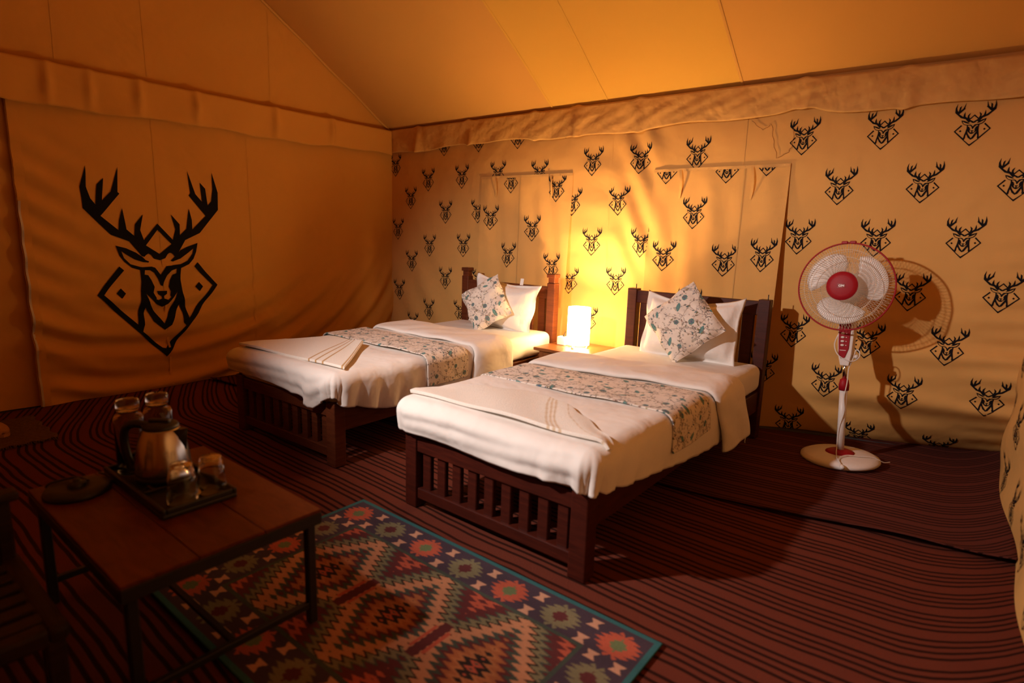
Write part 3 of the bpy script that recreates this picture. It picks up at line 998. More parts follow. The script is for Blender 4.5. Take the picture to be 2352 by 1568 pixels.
LB = dict(loc=(-1.470, -0.012, 0), rz=0.0336)
bed('slatted_bed', RB['loc'], RB['rz'], M_wood_red, 0.342, 0.863, False, 'dark red wooden bed nearest the fan, plain square headboard posts')
bed('slatted_bed', LB['loc'], LB['rz'], M_wood_brown, 0.342, 0.844, True, 'brown wooden bed with capped headboard posts, left of the lamp')

def place(o, B):
    o.location = B['loc']
    o.rotation_euler = (0, 0, B['rz'])
    return o

# ---- mattress in a fitted white sheet
def mattress(B, label):
    n = 26
    bm = bmesh.new()
    bmesh.ops.create_cube(bm, size=1.0)
    lo, hi = (0.004, 0.012, 0.3145), (BW - 0.004, BL - 0.066, 0.482)
    for v in bm.verts:
        v.co = Vector([(lo[i] + hi[i]) / 2 + v.co[i] * (hi[i] - lo[i]) for i in range(3)])
    bmesh.ops.bevel(bm, geom=list(bm.edges), offset=0.05, segments=6, profile=0.5, affect='EDGES')
    for v in bm.verts:
        if v.co.z > 0.4:
            v.co.z += 0.003 * math.sin(9 * v.co.x + 5 * v.co.y)
    o = bm_obj('mattress', bm, M_sheet, None, True)
    return tag(place(o, B), label, 'mattress', 'mattresses in white fitted sheets')
mattress(RB, 'mattress in white fitted sheet on the dark red bed')
mattress(LB, 'mattress in white fitted sheet on the brown bed')

# ---- duvet: flat top, rolled edges, hanging sides with folds
def drape(name, x0, x1, y0, y1, zt, r, hem, fold, top, B, mat, nx=46, ny=60, foot=True):
    """x0..x1, y0..y1 outline of the hanging faces; hem(side, s) bottom height; fold(side, s) fold size"""
    V, F = [], []
    def add(p):
        V.append(p); return len(V) - 1
    ax0, ax1, ay0, ay1 = x0 + r, x1 - r, y0 + r, y1
    T = [[add((ax0 + (ax1 - ax0) * i / (nx - 1), ay0 + (ay1 - ay0) * j / (ny - 1), zt + top(ax0 + (ax1 - ax0) * i / (nx - 1), ay0 + (ay1 - ay0) * j / (ny - 1)))) for i in range(nx)] for j in range(ny)]
    for j in range(ny - 1):
        for i in range(nx - 1):
            F.append((T[j][i], T[j][i + 1], T[j + 1][i + 1], T[j + 1][i]))
    # rim: left side from head to foot, foot, right side to head
    rim = [(T[j][0], (-1, 0), 'l', V[T[j][0]][1]) for j in range(ny - 1, 0, -1)]
    K = 40
    rim += [(T[0][0], (-math.cos(a), -math.sin(a)), 'cl', a) for a in np.linspace(0, pi / 2, K)]
    rim += [(T[0][i], (0, -1), 'f', V[T[0][i]][0]) for i in range(1, nx - 1)]
    rim += [(T[0][nx - 1], (math.sin(a), -math.cos(a)), 'cr', a) for a in np.linspace(0, pi / 2, K)]
    rim += [(T[j][nx - 1], (1, 0), 'r', V[T[j][nx - 1]][1]) for j in range(1, ny)]
    rows = 22
    prev = None
    s = 0.0
    lastO = None
    for vid, nrm, side, val in rim:
        O = V[vid]
        s += 0.0 if lastO is None else math.hypot(O[0] - lastO[0], O[1] - lastO[1])
        if side in ('cl', 'cr'):
            s += 0.0058
        lastO = O
        h = hem(side, val)
        fa = fold(side, val)
        ids = [vid]
        zt0 = O[2]
        for k in range(1, rows + 1):
            q = k / rows
            total = r * pi / 2 + max(0.0, zt0 - r - h)
            L = q * total
            if L < r * pi / 2:
                a = L / r
                out, z = r * math.sin(a), zt0 - r * (1 - math.cos(a))
            else:
                out, z = r, zt0 - r - (L - r * pi / 2)
            w = fa * (q ** (2.2 if side[0] == 'c' else 1.5)) * (math.sin(s * 46 + 0.8 * q) * 0.7 + 0.3 * math.sin(s * 97 + 2 * q)) + 0.010 * q * math.sin(s * 9 + 1.0) * 0.6
            if side == 'f':
                w += 0.0035 * math.sin(17 * q + 5 * val) * math.sin(pi * q) + 0.003 * math.sin(8 * val - 9 * q) * q
            out += w + 0.012 * math.sin(q * pi) * (1 - abs(2 * q - 1) * 0.3)
            ids.append(add((O[0] + nrm[0] * out, O[1] + nrm[1] * out, z)))
        if prev is not None:
            for k in range(rows):
                a, b, c, d = prev[k], prev[k + 1], ids[k + 1], ids[k]
                F.append((a, b, c, d) if a != d else (a, b, c))
        prev = ids
    o = mesh_obj(name, V, F, mat, None, True)
    solidify(o, 0.008, 1.0)
    return place(o, B)

def interp(x, pts):
    if x <= pts[0][0]:
        return pts[0][1]
    for (a, b), (c, d) in zip(pts[:-1], pts[1:]):
        if x <= c:
            return b + (d - b) * (x - a) / (c - a)
    return pts[-1][1]
def hemR(side, v):
    if side == 'f':
        return 0.353 + 0.006 * math.sin(9 * v)
    if side == 'cr':
        return 0.352 - 0.010 * math.sin(2 * v)
    if side == 'cl':
        return 0.36
    return interp(v, [(0.0, 0.345), (0.37, 0.300), (0.72, 0.245), (1.4, 0.20)])
def foldR(side, v):
    if side == 'cr':
        return 0.020
    if side == 'f':
        return 0.001 + 0.015 * sm(0.60, 0.88, v)
    if side == 'r':
        return 0.004 + 0.014 * (1 - sm(0.05, 0.40, v))
    return 0.004
def topR(x, y):
    return 0.004 * math.sin(7 * x + 2 * y) + 0.003 * math.sin(13 * y - 3 * x) + 0.004 * math.sin(4 * y)
duvet_r = tag(drape('duvet', -0.028, 0.952, -0.022, 1.25, 0.492, 0.050, hemR, foldR, topR, RB, M_duvet), 'white duvet draped over the foot of the dark red bed', 'duvet', 'white duvets')
def hemL(side, v):
    if side == 'f':
        return interp(v, [(0.0, 0.378), (0.5, 0.366), (0.70, 0.352), (0.79, 0.300), (0.86, 0.345), (0.92, 0.375)])
    if side == 'cr':
        return interp(v, [(0, 0.375), (0.8, 0.385), (1.57, 0.335)])
    if side == 'cl':
        return 0.378
    return interp(v, [(0.0, 0.335), (0.12, 0.315), (0.25, 0.275), (0.5, 0.25), (1.4, 0.25)])
def foldL(side, v):
    if side == 'cr':
        return 0.026
    if side == 'f':
        return 0.002 + 0.019 * sm(0.56, 0.80, v)
    if side == 'r':
        return 0.005 + 0.017 * (1 - sm(0.1, 0.6, v))
    return 0.004
duvet_l = tag(drape('duvet', -0.03, 0.962, -0.028, 1.25, 0.494, 0.050, hemL, foldL, lambda x, y: topR(x + 1, y + 2), LB, M_duvet), 'white duvet draped over the foot of the brown bed', 'duvet', 'white duvets')

# ---- strips laid across the bed (bed runner, turned-back duvet edge)
def strip(name, x0, x1, zt, r, hl, hr, yf, yb, thick, B, mat, nu=150, nv=40, puff=0.0, colors=None, wav=0.004, rows=None):
    """cross section: left hang, top, right hang; yf(s), yb(s) front and back edge with s in 0..1 across"""
    path = []
    top_w = (x1 - x0) - 2 * r
    lens = [max(0.0, zt - r - hl), r * pi / 2, top_w, r * pi / 2, max(0.0, zt - r - hr)]
    tot = sum(lens)
    def pos(L):
        if L < lens[0]:
            return x0, hl + L, (-1, 0)
        L -= lens[0]
        if L < lens[1]:
            a = L / r
            return x0 + r * (1 - math.cos(a)), zt - r + r * math.sin(a), (-math.cos(a), math.sin(a))
        L -= lens[1]
        if L < lens[2]:
            return x0 + r + L, zt, (0, 1)
        L -= lens[2]
        if L < lens[3]:
            a = L / r
            return x1 - r + r * math.sin(a), zt - r + r * math.cos(a), (math.sin(a), math.cos(a))
        L -= lens[3]
        return x1, zt - r - L, (1, 0)
    uv = []
    def f(u, v):
        L = u * tot
        x, z, n = pos(L)
        ya, yb_ = yf(u), yb(u)
        y = ya + v * (yb_ - ya)
        d = puff * (max(0.0, 1 - (2 * v - 1) ** 4)) ** 0.5 + wav * math.sin(9 * L + 6 * v) * 0.6 + wav * math.sin(23 * L - 9 * v) * 0.4
        y += 0.006 * math.sin(15 * L) * (1 if v in (0, 1) else 0.6)
        uv.append((L, y))
        return (x + n[0] * d, y, z + n[1] * d)
    V, F = grid(nu, nv, f)
    cols = None
    if colors is not None:
        cols = colors(np.array([a for a, b in uv]), np.array([b for a, b in uv]))
    o = mesh_obj(name, V, F, mat, None, True, colors=cols)
    solidify(o, thick, 1.0)
    return place(o, B)
tag(strip('bed_runner', -0.042, 0.972, 0.505, 0.055, 0.30, 0.335, lambda s: 0.50 + 0.07 * s, lambda s: 0.84 + 0.15 * s, 0.005, RB, M_floral, 380, 110, 0.004, lambda u, v: floral_at(u * 1.5 + 0.11, v * 1.5), 0.003),
    'floral bed runner with teal flowers across the dark red bed', 'bed runner', 'floral bed runners')
tag(strip('bed_runner', -0.044, 0.984, 0.507, 0.055, 0.32, 0.330, lambda s: 0.635 - 0.05 * s, lambda s: 0.97 - 0.04 * s, 0.005, LB, M_floral, 380, 110, 0.004, lambda u, v: floral_at(u * 1.5 + 0.37, v * 1.5 + 0.21), 0.003),
    'floral bed runner with teal flowers across the brown bed', 'bed runner', 'floral bed runners')
edge_r = strip('turned_back_edge', -0.034, 0.976, 0.500, 0.062, 0.24, 0.175, lambda s: 0.87 + 0.22 * s + 0.10 * sm(0.8, 1, s), lambda s: 1.24 + 0.20 * s + 0.14 * sm(0.8, 1, s), 0.012, RB, M_duvet, 150, 40, 0.020, None, 0.005)
edge_l = strip('turned_back_edge', -0.036, 0.988, 0.502, 0.062, 0.30, 0.262, lambda s: 1.06 - 0.06 * s - 0.04 * sm(0.8, 1, s), lambda s: 1.42 - 0.05 * s, 0.012, LB, M_duvet, 150, 40, 0.020, None, 0.005)
for e_, d_ in ((edge_r, duvet_r), (edge_l, duvet_l)):
    e_.location = (0, 0, 0)
    e_.rotation_euler = (0, 0, 0)
    e_.parent = d_
tubes('tie_string', [[(0.985, 1.52, 0.19), (0.992, 1.525, 0.165), (0.988, 1.528, 0.140), (0.99, 1.528, 0.130)]], 0.0028, M_sheet, edge_r, 5)

# ---- folded towels near the foot
def towel(name, outline, ztop, stripes, B, label, nu=150, nv=60, sc=(0.52, 0.30, 0.12)):
    """outline(u, v) -> x, y ; stripes(u, v) -> mask"""
    cols = []
    def f(u, v):
        x, y = outline(u, v)
        z = ztop(x, y, u, v)
        cols.append(sc if stripes(u, v) else (0.84, 0.77, 0.69))
        return (x, y, z)
    V, F = grid(nu, nv, f)
    o = mesh_obj(name, V, F, M_towel, None, True, colors=np.array(cols))
    solidify(o, 0.014, 1.0)
    b = o.modifiers.new('round', 'BEVEL')
    b.width = 0.004
    b.segments = 2
    return tag(place(o, B), label, 'towel', 'folded white towels on the beds')
def over_edge(x, y, xe, ye, z, r=0.05):
    """height of the duvet top with rolled right and foot edges"""
    dx, dy = max(0, x - (xe - r)), max(0, (ye + r) - y)
    d = math.hypot(dx, dy)
    return z - (r - math.sqrt(max(0.0, r * r - min(d, r) ** 2))) - max(0, d - r) * 2.5
def outR(u, v):
    # long folded edge by the foot, tapering to a point at the right
    x = -0.005 + 0.95 * u
    y0 = 0.035 + 0.03 * u
    y1 = interp(u, [(0, 0.105), (0.16, 0.29), (0.42, 0.40), (0.62, 0.345), (0.78, 0.25), (1.0, 0.10)]) + 0.006 * math.sin(40 * u)
    return x, y0 + (y1 - y0) * v
towel('folded_towel', outR, lambda x, y, u, v: over_edge(x, y, 0.952, -0.022, 0.506) + 0.006 * (1 - v) * math.sin(pi * min(1, u * 1.2)) + 0.003 * math.sin(14 * u + 5 * v),
      lambda u, v: any(abs(u - (0.58 + c + 0.22 * (1 - v))) < 0.006 for c in (-0.05, -0.025, 0.0)) or abs(u - (0.98 - 0.33 * v)) < 0.004, RB, 'white towel folded to a point at the foot of the dark red bed', sc=(0.66, 0.50, 0.34))
def outL(u, v):
    x0 = 0.0 + 0.93 * u
    y0 = 0.03 + 0.03 * u
    x1 = 0.05 + 0.44 * u
    y1 = 0.30 + 0.24 * sm(0, 0.4, u)
    return x0 + (x1 - x0) * v, y0 + (y1 - y0) * v
towel('folded_towel', outL, lambda x, y, u, v: over_edge(x, y, 0.962, -0.028, 0.509) + 0.010 * u * v + 0.003 * math.sin(9 * u + 5 * v),
      lambda u, v: any(abs(u - c) < 0.006 for c in (0.70, 0.76, 0.82, 0.985)), LB, 'white towel with gold stripes spread at the foot of the brown bed')

# ---- pillows and cushions
def cushion_mesh(name, w, h, t, flange, rot, mat, n=40, sag=0.0, pinch=0.05, ears=0.0, colors=None, seed=0, power=3.0):
    rg = random.Random(seed)
    ph = [rg.uniform(0, 6.28) for _ in range(6)]
    V, F, C = [], [], []
    def pt(u, v, s):
        a, b = 2 * u - 1, 2 * v - 1
        ia = min(1, abs(a) * (1 + flange / (w / 2))); ib = min(1, abs(b) * (1 + flange / (h / 2)))
        th = t / 2 * (max(0, 1 - ia ** power) * max(0, 1 - ib ** power)) ** 0.6
        if abs(a) < 0.999 and abs(b) < 0.999:
            th = max(th, 0.003)
        x = a * w / 2 * (1 - pinch * (1 - b * b) * abs(a) ** 2) + ears * 0.0
        z = b * h / 2 * (1 - pinch * (1 - a * a) * abs(b) ** 2)
        z -= sag * (1 - a * a) * (0.5 + 0.5 * b)
        edge = max(abs(a), abs(b)) ** 6
        wr = 0.006 * math.sin(9 * a + 4 * b + ph[0]) + 0.005 * math.sin(13 * b - 5 * a + ph[1])
        y = -s * th + s * wr * min(1.0, th / 0.03) * 0.5 + edge * 0.012 * math.sin(7 * a + 6 * b + ph[2])
        c, sn = math.cos(rot), math.sin(rot)
        return (c * x + sn * z, y, -sn * x + c * z), (x, z)
    for s in (1, -1):
        base = len(V)
        for j in range(n):
            for i in range(n):
                p, q = pt(i / (n - 1), j / (n - 1), s)
                V.append(p); C.append(q)
        for j in range(n - 1):
            for i in range(n - 1):
                f = (base + j * n + i, base + j * n + i + 1, base + (j + 1) * n + i + 1, base + (j + 1) * n + i)
                F.append(f if s == 1 else f[::-1])
    cols = None
    if colors is not None:
        C = np.array(C)
        cols = colors(C[:, 0], C[:, 1])
    me = mesh_obj(name, V, F, mat, None, True, colors=cols)
    # weld the two sides along the rim
    bm = bmesh.new(); bm.from_mesh(me.data)
    bmesh.ops.remove_doubles(bm, verts=bm.verts, dist=0.0004)
    bm.to_mesh(me.data); bm.free()
    return me
def set_on(o, B, loc, lean, yaw=0.0):
    base = Matrix.Translation(B['loc']) @ Matrix.Rotation(B['rz'], 4, 'Z')
    o.matrix_world = base @ Matrix.Translation(loc) @ Matrix.Rotation(yaw, 4, 'Z') @ Matrix.Rotation(lean, 4, 'X')
    return o
p1 = cushion_mesh('pillow', 0.62, 0.42, 0.18, 0.030, 0.0, M_pillow, 44, 0.05, 0.055, seed=3)
tag(set_on(p1, RB, (0.505, 1.845, 0.668), -0.20), 'white pillow propped on the dark red headboard behind a floral cushion', 'pillow', 'white pillows')
p2 = cushion_mesh('pillow', 0.62, 0.40, 0.18, 0.022, 0.10, M_pillow, 44, 0.035, 0.04, seed=8)
tag(set_on(p2, LB, (0.545, 1.845, 0.668), -0.20), 'white pillow with a small tag propped on the brown headboard', 'pillow', 'white pillows')
box('fabric_tag', (0.135, -0.003, 0.155), (0.165, 0.0, 0.205), M_sheet, p2, 0.001)
c1_ = cushion_mesh('floral_cushion', 0.365, 0.365, 0.12, 0.004, pi / 4 + 0.05, M_floral, 150, 0.0, 0.025, colors=lambda a, b: floral_at(a * 1.35 + 0.31, b * 1.35 + 0.16), seed=4, power=2.6)
tag(set_on(c1_, RB, (0.515, 1.715, 0.708), -0.26), 'floral cushion set on its corner on the dark red bed', 'cushion', 'floral cushions')
c2_ = cushion_mesh('floral_cushion', 0.345, 0.345, 0.12, 0.004, pi / 4 + 0.22, M_floral, 150, 0.0, 0.025, colors=lambda a, b: floral_at(a * 1.35 + 0.05, b * 1.35 + 0.42), seed=6, power=2.6)
tag(set_on(c2_, LB, (0.49, 1.705, 0.672), -0.28, 0.12), 'floral cushion set on its corner on the brown bed', 'cushion', 'floral cushions')

# ================================================================== NIGHTSTAND AND LAMP
ns = empty('nightstand', (-0.345, 1.90, 0.0))
tag(ns, 'small wooden nightstand between the two beds under the lamp', 'nightstand')
box('top', (-0.215, -0.215, 0.390), (0.215, 0.215, 0.412), M_wood_stand, ns, 0.003)
for sx in (-1, 1):
    for sy in (-1, 1):
        box('leg', (sx * 0.165 - 0.02, sy * 0.165 - 0.02, 0.018), (sx * 0.165 + 0.02, sy * 0.165 + 0.02, 0.392), M_wood_stand, ns, 0.003)
dr = box('drawer', (-0.146, -0.188, 0.30), (0.146, -0.160, 0.386), M_wood_stand, ns, 0.003)
lathe('knob', [(0, 0), (0.012, 0.0), (0.014, 0.010), (0.0, 0.016)], M_metal, dr, 16).matrix_basis = Matrix.Translation((0, -0.188, 0.343)) @ Matrix.Rotation(pi / 2, 4, 'X')
for sx in (-1, 1):
    box('side_panel', (sx * 0.172 - 0.008, -0.146, 0.30), (sx * 0.172 + 0.008, 0.146, 0.388), M_wood_stand, ns, 0.002)
box('back_panel', (-0.146, 0.160, 0.30), (0.146, 0.176, 0.388), M_wood_stand, ns, 0.002)
box('shelf', (-0.146, -0.146, 0.12), (0.146, 0.146, 0.136), M_wood_stand, ns, 0.002)

lamp = empty('table_lamp', (-0.320, 1.895, 0.412))
tag(lamp, 'glowing white drum table lamp on the nightstand', 'lamp')
sh = lathe('shade', [(0.0800, 0.026), (0.0815, 0.15), (0.0800, 0.292), (0.0775, 0.292), (0.0785, 0.15), (0.0775, 0.026), (0.0800, 0.026)], M_shade, lamp, 48)
for k in range(3):
    a = 2 * pi * k / 3 + 0.5
    lathe('foot', [(0, 0), (0.011, 0.0), (0.011, 0.007), (0.004, 0.012), (0.004, 0.045), (0, 0.045)], M_chrome, lamp, 14, (0.066 * math.cos(a), 0.066 * math.sin(a), 0))
tubes('frame_spider', [[(0.066 * math.cos(2 * pi * k / 3 + 0.5), 0.066 * math.sin(2 * pi * k / 3 + 0.5), 0.042), (0, 0, 0.042)] for k in range(3)], 0.003, M_chrome, lamp, 6)
lathe('socket', [(0, 0.035), (0.016, 0.035), (0.016, 0.085), (0, 0.085)], M_white_plastic, lamp, 16)
lathe('bulb', [(0, 0.084), (0.012, 0.085), (0.018, 0.10), (0.028, 0.125), (0.028, 0.142), (0.018, 0.160), (0, 0.166)], plain('lit_bulb', (0.9, 0.85, 0.7), emit=LAMP_COL, emit_s=40.0), lamp, 20)
pl = bpy.data.lights.new('bulb_light', 'POINT')
pl.energy = BULB_POWER
pl.color = LAMP_COL
pl.shadow_soft_size = 0.03
plo = link(bpy.data.objects.new('bulb_light', pl), lamp)
plo.location = (0, 0, 0.235)

adp = empty('power_adapter', (-0.462, 1.915, 0.4125))
tag(adp, 'white plug box standing beside the lamp on the nightstand', 'adapter')
box('case', (-0.035, -0.028, 0), (0.035, 0.028, 0.062), M_white_plastic, adp, 0.006, 2)
tubes('cord', [[(0.01, 0.0, 0.062), (0.013, 0.0, 0.085), (0.02, 0.004, 0.097), (0.032, 0.008, 0.098), (0.045, 0.014, 0.075), (0.05, 0.02, 0.02), (0.055, 0.025, 0.006)]], 0.0025, M_black, adp, 6)
box('plug', (0.003, -0.008, 0.061), (0.017, 0.008, 0.074), M_black, adp, 0.002)

# ================================================================== PEDESTAL FAN
fan = empty('pedestal_fan', (1.385, 1.955, 0.0195), (0.0, -0.066, -0.09))
tag(fan, 'white and red pedestal fan standing by the back wall', 'fan')
lathe('base', [(0, 0.0), (0.190, 0.0), (0.197, 0.010), (0.194, 0.022), (0.170, 0.034), (0.10, 0.042), (0.0, 0.045)], M_white_plastic, fan, 64)
lathe('base_cap', [(0.073, 0.040), (0.071, 0.046), (0.055, 0.054), (0.026, 0.060), (0, 0.060)], M_red_plastic, fan, 40)
lathe('pole', [(0, 0.05), (0.0195, 0.05), (0.0195, 0.415), (0, 0.415)], M_white_plastic, fan, 24)
lathe('collar', [(0, 0.395), (0.025, 0.395), (0.026, 0.425), (0.021, 0.452), (0.012, 0.460), (0, 0.460)], M_red_plastic, fan, 24)
lathe('inner_tube', [(0, 0.45), (0.0105, 0.45), (0.0105, 0.56), (0, 0.56)], M_chrome, fan, 18)
# control box: flat tapered housing, red front
def taper_box(name, prof, y0, y1, mat, parent, bevel=0.004):
    return prism(name, prof, 'y', y0, y1, mat, parent, bevel)
taper_box('control_box', [(-0.018, 0.535), (0.024, 0.535), (0.034, 0.60), (0.040, 0.70), (0.040, 0.80), (-0.036, 0.80), (-0.036, 0.68), (-0.032, 0.60)], -0.034, 0.026, M_white_plastic, fan)
cp = taper_box('control_panel', [(-0.016, 0.575), (0.004, 0.580), (0.020, 0.63), (0.024, 0.70), (0.024, 0.796), (-0.030, 0.796), (-0.031, 0.68), (-0.027, 0.60)], -0.0395, -0.033, M_red_plastic, fan, 0.0015)
for k in range(4):
    b = lathe('button', [(0, -0.003), (0.0075, -0.003), (0.0075, 0.004), (0.005, 0.007), (0, 0.008)], M_white_plastic, fan, 16)
    b.matrix_basis = Matrix.Translation((-0.010, -0.0395, 0.712 - k * 0.0215)) @ Matrix.Rotation(pi / 2, 4, 'X') @ Matrix.Diagonal((1.25, 0.8, 1, 1))
    box('speed_mark', (0.004, -0.0402, 0.710 - k * 0.0215), (0.009, -0.0390, 0.714 - k * 0.0215), M_white_plastic, cp, 0)
box('panel_mark', (-0.022, -0.0402, 0.618), (0.008, -0.0390, 0.621), M_white_plastic, cp, 0)
lathe('timer_knob', [(0, 0), (0.012, 0), (0.012, 0.018), (0, 0.020)], M_white_plastic, fan, 16).matrix_basis = Matrix.Translation((0.040, 0.0, 0.585)) @ Matrix.Rotation(pi / 2, 4, 'Y')
prism('neck', [(-0.032, 0.79), (0.036, 0.79), (0.030, 0.86), (0.022, 0.94), (-0.020, 0.94), (-0.028, 0.86)], 'y', -0.025, 0.035, M_white_plastic, fan, 0.004)

# head, in its own frame: faces local -Y, tilted slightly up
HEAD = Matrix.Translation((0.0, -0.03, 0.955)) @ Matrix.Rotation(-0.12, 4, 'X')
def head(o):
    o.matrix_basis = HEAD @ o.matrix_basis
    return o
AX = Matrix.Rotation(pi / 2, 4, 'X')          # lathe axis +Z becomes -Y
def hl(name, prof, mat, segs=40):
    o = lathe(name, prof, mat, fan, segs)
    o.matrix_basis = AX
    return head(o)
hl('motor_housing', [(0, -0.15), (0.045, -0.145), (0.072, -0.115), (0.080, -0.06), (0.080, -0.005), (0.06, 0.01), (0, 0.01)], M_white_plastic)
hl('rotor_hub', [(0, 0.02), (0.042, 0.022), (0.046, 0.06), (0.035, 0.085), (0, 0.09)], M_white_plastic)
GR = 0.226
YM, YFT, YBK = 0.070, 0.128, 0.012            # rim plane, front centre, back centre (toward the viewer)
def gpt(r, a, d):
    return (r * math.cos(a), -d, r * math.sin(a))
def dome(r, front):
    t = (r / GR)
    return YM + (YFT - YM) * (1 - t ** 4) if front else YM - (YM - YBK) * (1 - t ** 3)
for front, nm, n in ((True, 'front_grille', 110), (False, 'back_grille', 84)):
    paths = []
    for k in range(n):
        a0 = 2 * pi * k / n
        P = []
        for i in range(13):
            r = 0.070 + (GR - 0.070) * i / 12
            tw = (0.30 if front else -0.22) * math.sin(pi * (r - 0.07) / (GR - 0.07) * 0.5)
            P.append(gpt(r, a0 + tw, dome(r, front)))
        paths.append(P)
    V, F = [], []
    for p in paths:
        v, f = tube_data(p, 0.001, 4)
        o_ = len(V); V += v; F += [tuple(i + o_ for i in q) for q in f]
    for rr in ((0.150, 0.19) if front else (0.13, 0.185)):
        v, f = tube_data([gpt(rr, 2 * pi * i / 72, dome(rr, front)) for i in range(72)], 0.0014, 5, True)
        o_ = len(V); V += v; F += [tuple(i + o_ for i in q) for q in f]
    head(mesh_obj(nm, V, F, M_wire, fan, True))
head(tubes('rim', [[gpt(GR + 0.001, 2 * pi * i / 96, YM) for i in range(96)]], 0.0042, M_red_plastic, fan, 8, True))
head(box('rim_clip', (-0.034, -YM - 0.008, GR - 0.003), (-0.005, -YM + 0.008, GR + 0.012), M_red_plastic, fan, 0.003))
head(box('rim_clip', (0.005, -YM - 0.008, GR - 0.003), (0.034, -YM + 0.008, GR + 0.012), M_red_plastic, fan, 0.003))
head(tubes('clip_screw', [[(-0.012, -YM, GR + 0.006), (0.012, -YM, GR + 0.006)]], 0.002, M_chrome, fan, 8))
cap = hl('centre_cap', [(0, 0.118), (0.074, 0.118), (0.076, 0.124), (0.072, 0.131), (0.050, 0.137), (0, 0.139)], M_red_plastic, 48)
# blades
def blade(k):
    a0 = pi / 2 + 0.62 + k * 2 * pi / 3
    nr, na = 16, 14
    def f(u, v):
        # narrow root, broad swept outer end with rounded corners
        e = 2 * v - 1
        half = 0.30 + 0.52 * min(1.0, u * 1.5) ** 0.8
        r = 0.038 + u * (0.158 - 0.030 * abs(e) ** 3)
        a = a0 + 0.30 * u + e * half
        d = 0.058 + 0.026 * e * (0.9 - 0.45 * u) + 0.004 * math.sin(pi * v)
        return gpt(r, a, d)
    V, F = grid(nr, na, f)
    o = mesh_obj('blade', V, F, M_white_plastic, fan, True)
    solidify(o, 0.003)
    return head(o)
for k in range(3):
    blade(k)
# maker's mark on the cap: letters in an outlined box
fc = bpy.data.curves.new('logo_letters', 'FONT')
fc.body = 'GM'
fc.size = 0.017
fc.align_x = 'CENTER'
fc.align_y = 'CENTER'
fc.extrude = 0.0004
fc.offset = 0.0006
tmp = bpy.data.objects.new('tmp_text', fc)
COL.objects.link(tmp)
bpy.context.view_layer.update()
dg = bpy.context.evaluated_depsgraph_get()
me = bpy.data.meshes.new_from_object(tmp.evaluated_get(dg))
me.materials.clear()
me.materials.append(M_white_plastic)
bpy.data.objects.remove(tmp)
logo = link(bpy.data.objects.new('logo_letters', me), cap)
logo.matrix_basis = Matrix.Translation((0, 0, 0.1400)) @ Matrix.Diagonal((1.1, 0.85, 1, 1))
fr = tubes('logo_frame', [[(-0.0185, -0.0085, 0.1398), (0.0185, -0.0085, 0.1398), (0.0185, 0.0085, 0.1398), (-0.0185, 0.0085, 0.1398)]], 0.0006, M_white_plastic, cap, 4, True)
# cable: loop beside the box, down the pole and over the base
def smooth_path(P, n=8):
    P = [Vector(p) for p in P]
    out = []
    for i in range(len(P) - 1):
        p0, p1, p2, p3 = P[max(i - 1, 0)], P[i], P[i + 1], P[min(i + 2, len(P) - 1)]
        for k in range(n):
            t = k / n
            out.append(0.5 * ((2 * p1) + (-p0 + p2) * t + (2 * p0 - 5 * p1 + 4 * p2 - p3) * t * t + (-p0 + 3 * p1 - 3 * p2 + p3) * t ** 3))
    out.append(P[-1])
    return out
cab = tubes('cable', [smooth_path([(-0.038, -0.02, 0.70), (-0.048, -0.04, 0.65), (-0.030, -0.052, 0.60), (0.01, -0.05, 0.572), (0.045, -0.04, 0.565), (0.068, -0.02, 0.585), (0.066, -0.01, 0.615), (0.048, -0.005, 0.62), (0.040, -0.012, 0.58), (0.024, -0.022, 0.52),
                                   (0.020, -0.024, 0.44), (0.010, -0.024, 0.36), (0.014, -0.022, 0.28), (-0.006, -0.023, 0.18), (-0.010, -0.024, 0.08), (0.0, -0.070, 0.056), (0.020, -0.13, 0.046), (0.045, -0.175, 0.040), (0.055, -0.19, 0.034)]),
                    smooth_path([(0.055, -0.19, 0.034), (0.03, -0.13, 0.046), (0.05, -0.07, 0.052), (0.10, -0.03, 0.047), (0.16, 0.02, 0.040), (0.20, 0.06, 0.012), (0.22, 0.11, 0.004)])], 0.0028, M_white_plastic, fan, 6)
pg = lathe('plug', [(0, 0.0), (0.006, 0.0), (0.011, 0.012), (0.011, 0.030), (0, 0.032)], M_white_plastic, cab, 12)
pg.matrix_basis = Matrix.Translation((0.056, -0.192, 0.034)) @ Matrix.Rotation(2.0, 4, 'X') @ Matrix.Rotation(0.5, 4, 'Y')

# ================================================================== COFFEE TABLE
tb = empty('coffee_table', (0.065, -0.963, 0.0))
tag(tb, 'low wooden coffee table on a black iron frame', 'table')
TX, TY, TZ = 0.375, 0.258, 0.388
# top made of three boards
bw = 2 * TY / 3
for i in range(3):
    o = box('board', (-TX, -TY + i * bw + 0.0008, TZ - 0.010), (TX, -TY + (i + 1) * bw - 0.0008, TZ), M_wood_table, tb, 0.0015)
box('top_frame', (-TX - 0.001, -TY - 0.001, TZ - 0.046), (TX + 0.001, TY + 0.001, TZ - 0.0102), M_iron, tb, 0.003)
for sx in (-1, 1):
    for sy in (-1, 1):
        box('leg', (sx * (TX - 0.026) - 0.013, sy * (TY - 0.026) - 0.013, 0.024 if sx > 0 or sy > 0 else 0.008), (sx * (TX - 0.026) + 0.013, sy * (TY - 0.026) + 0.013, TZ - 0.044), M_iron, tb, 0.003)
for sx in (-1, 1):
    box('cross_bar', (sx * (TX - 0.026) - 0.009, -TY + 0.035, 0.075), (sx * (TX - 0.026) + 0.009, TY - 0.035, 0.095), M_iron, tb, 0.002)
box('stretcher', (-TX + 0.03, -0.009, 0.078), (TX - 0.03, 0.009, 0.092), M_iron, tb, 0.002)

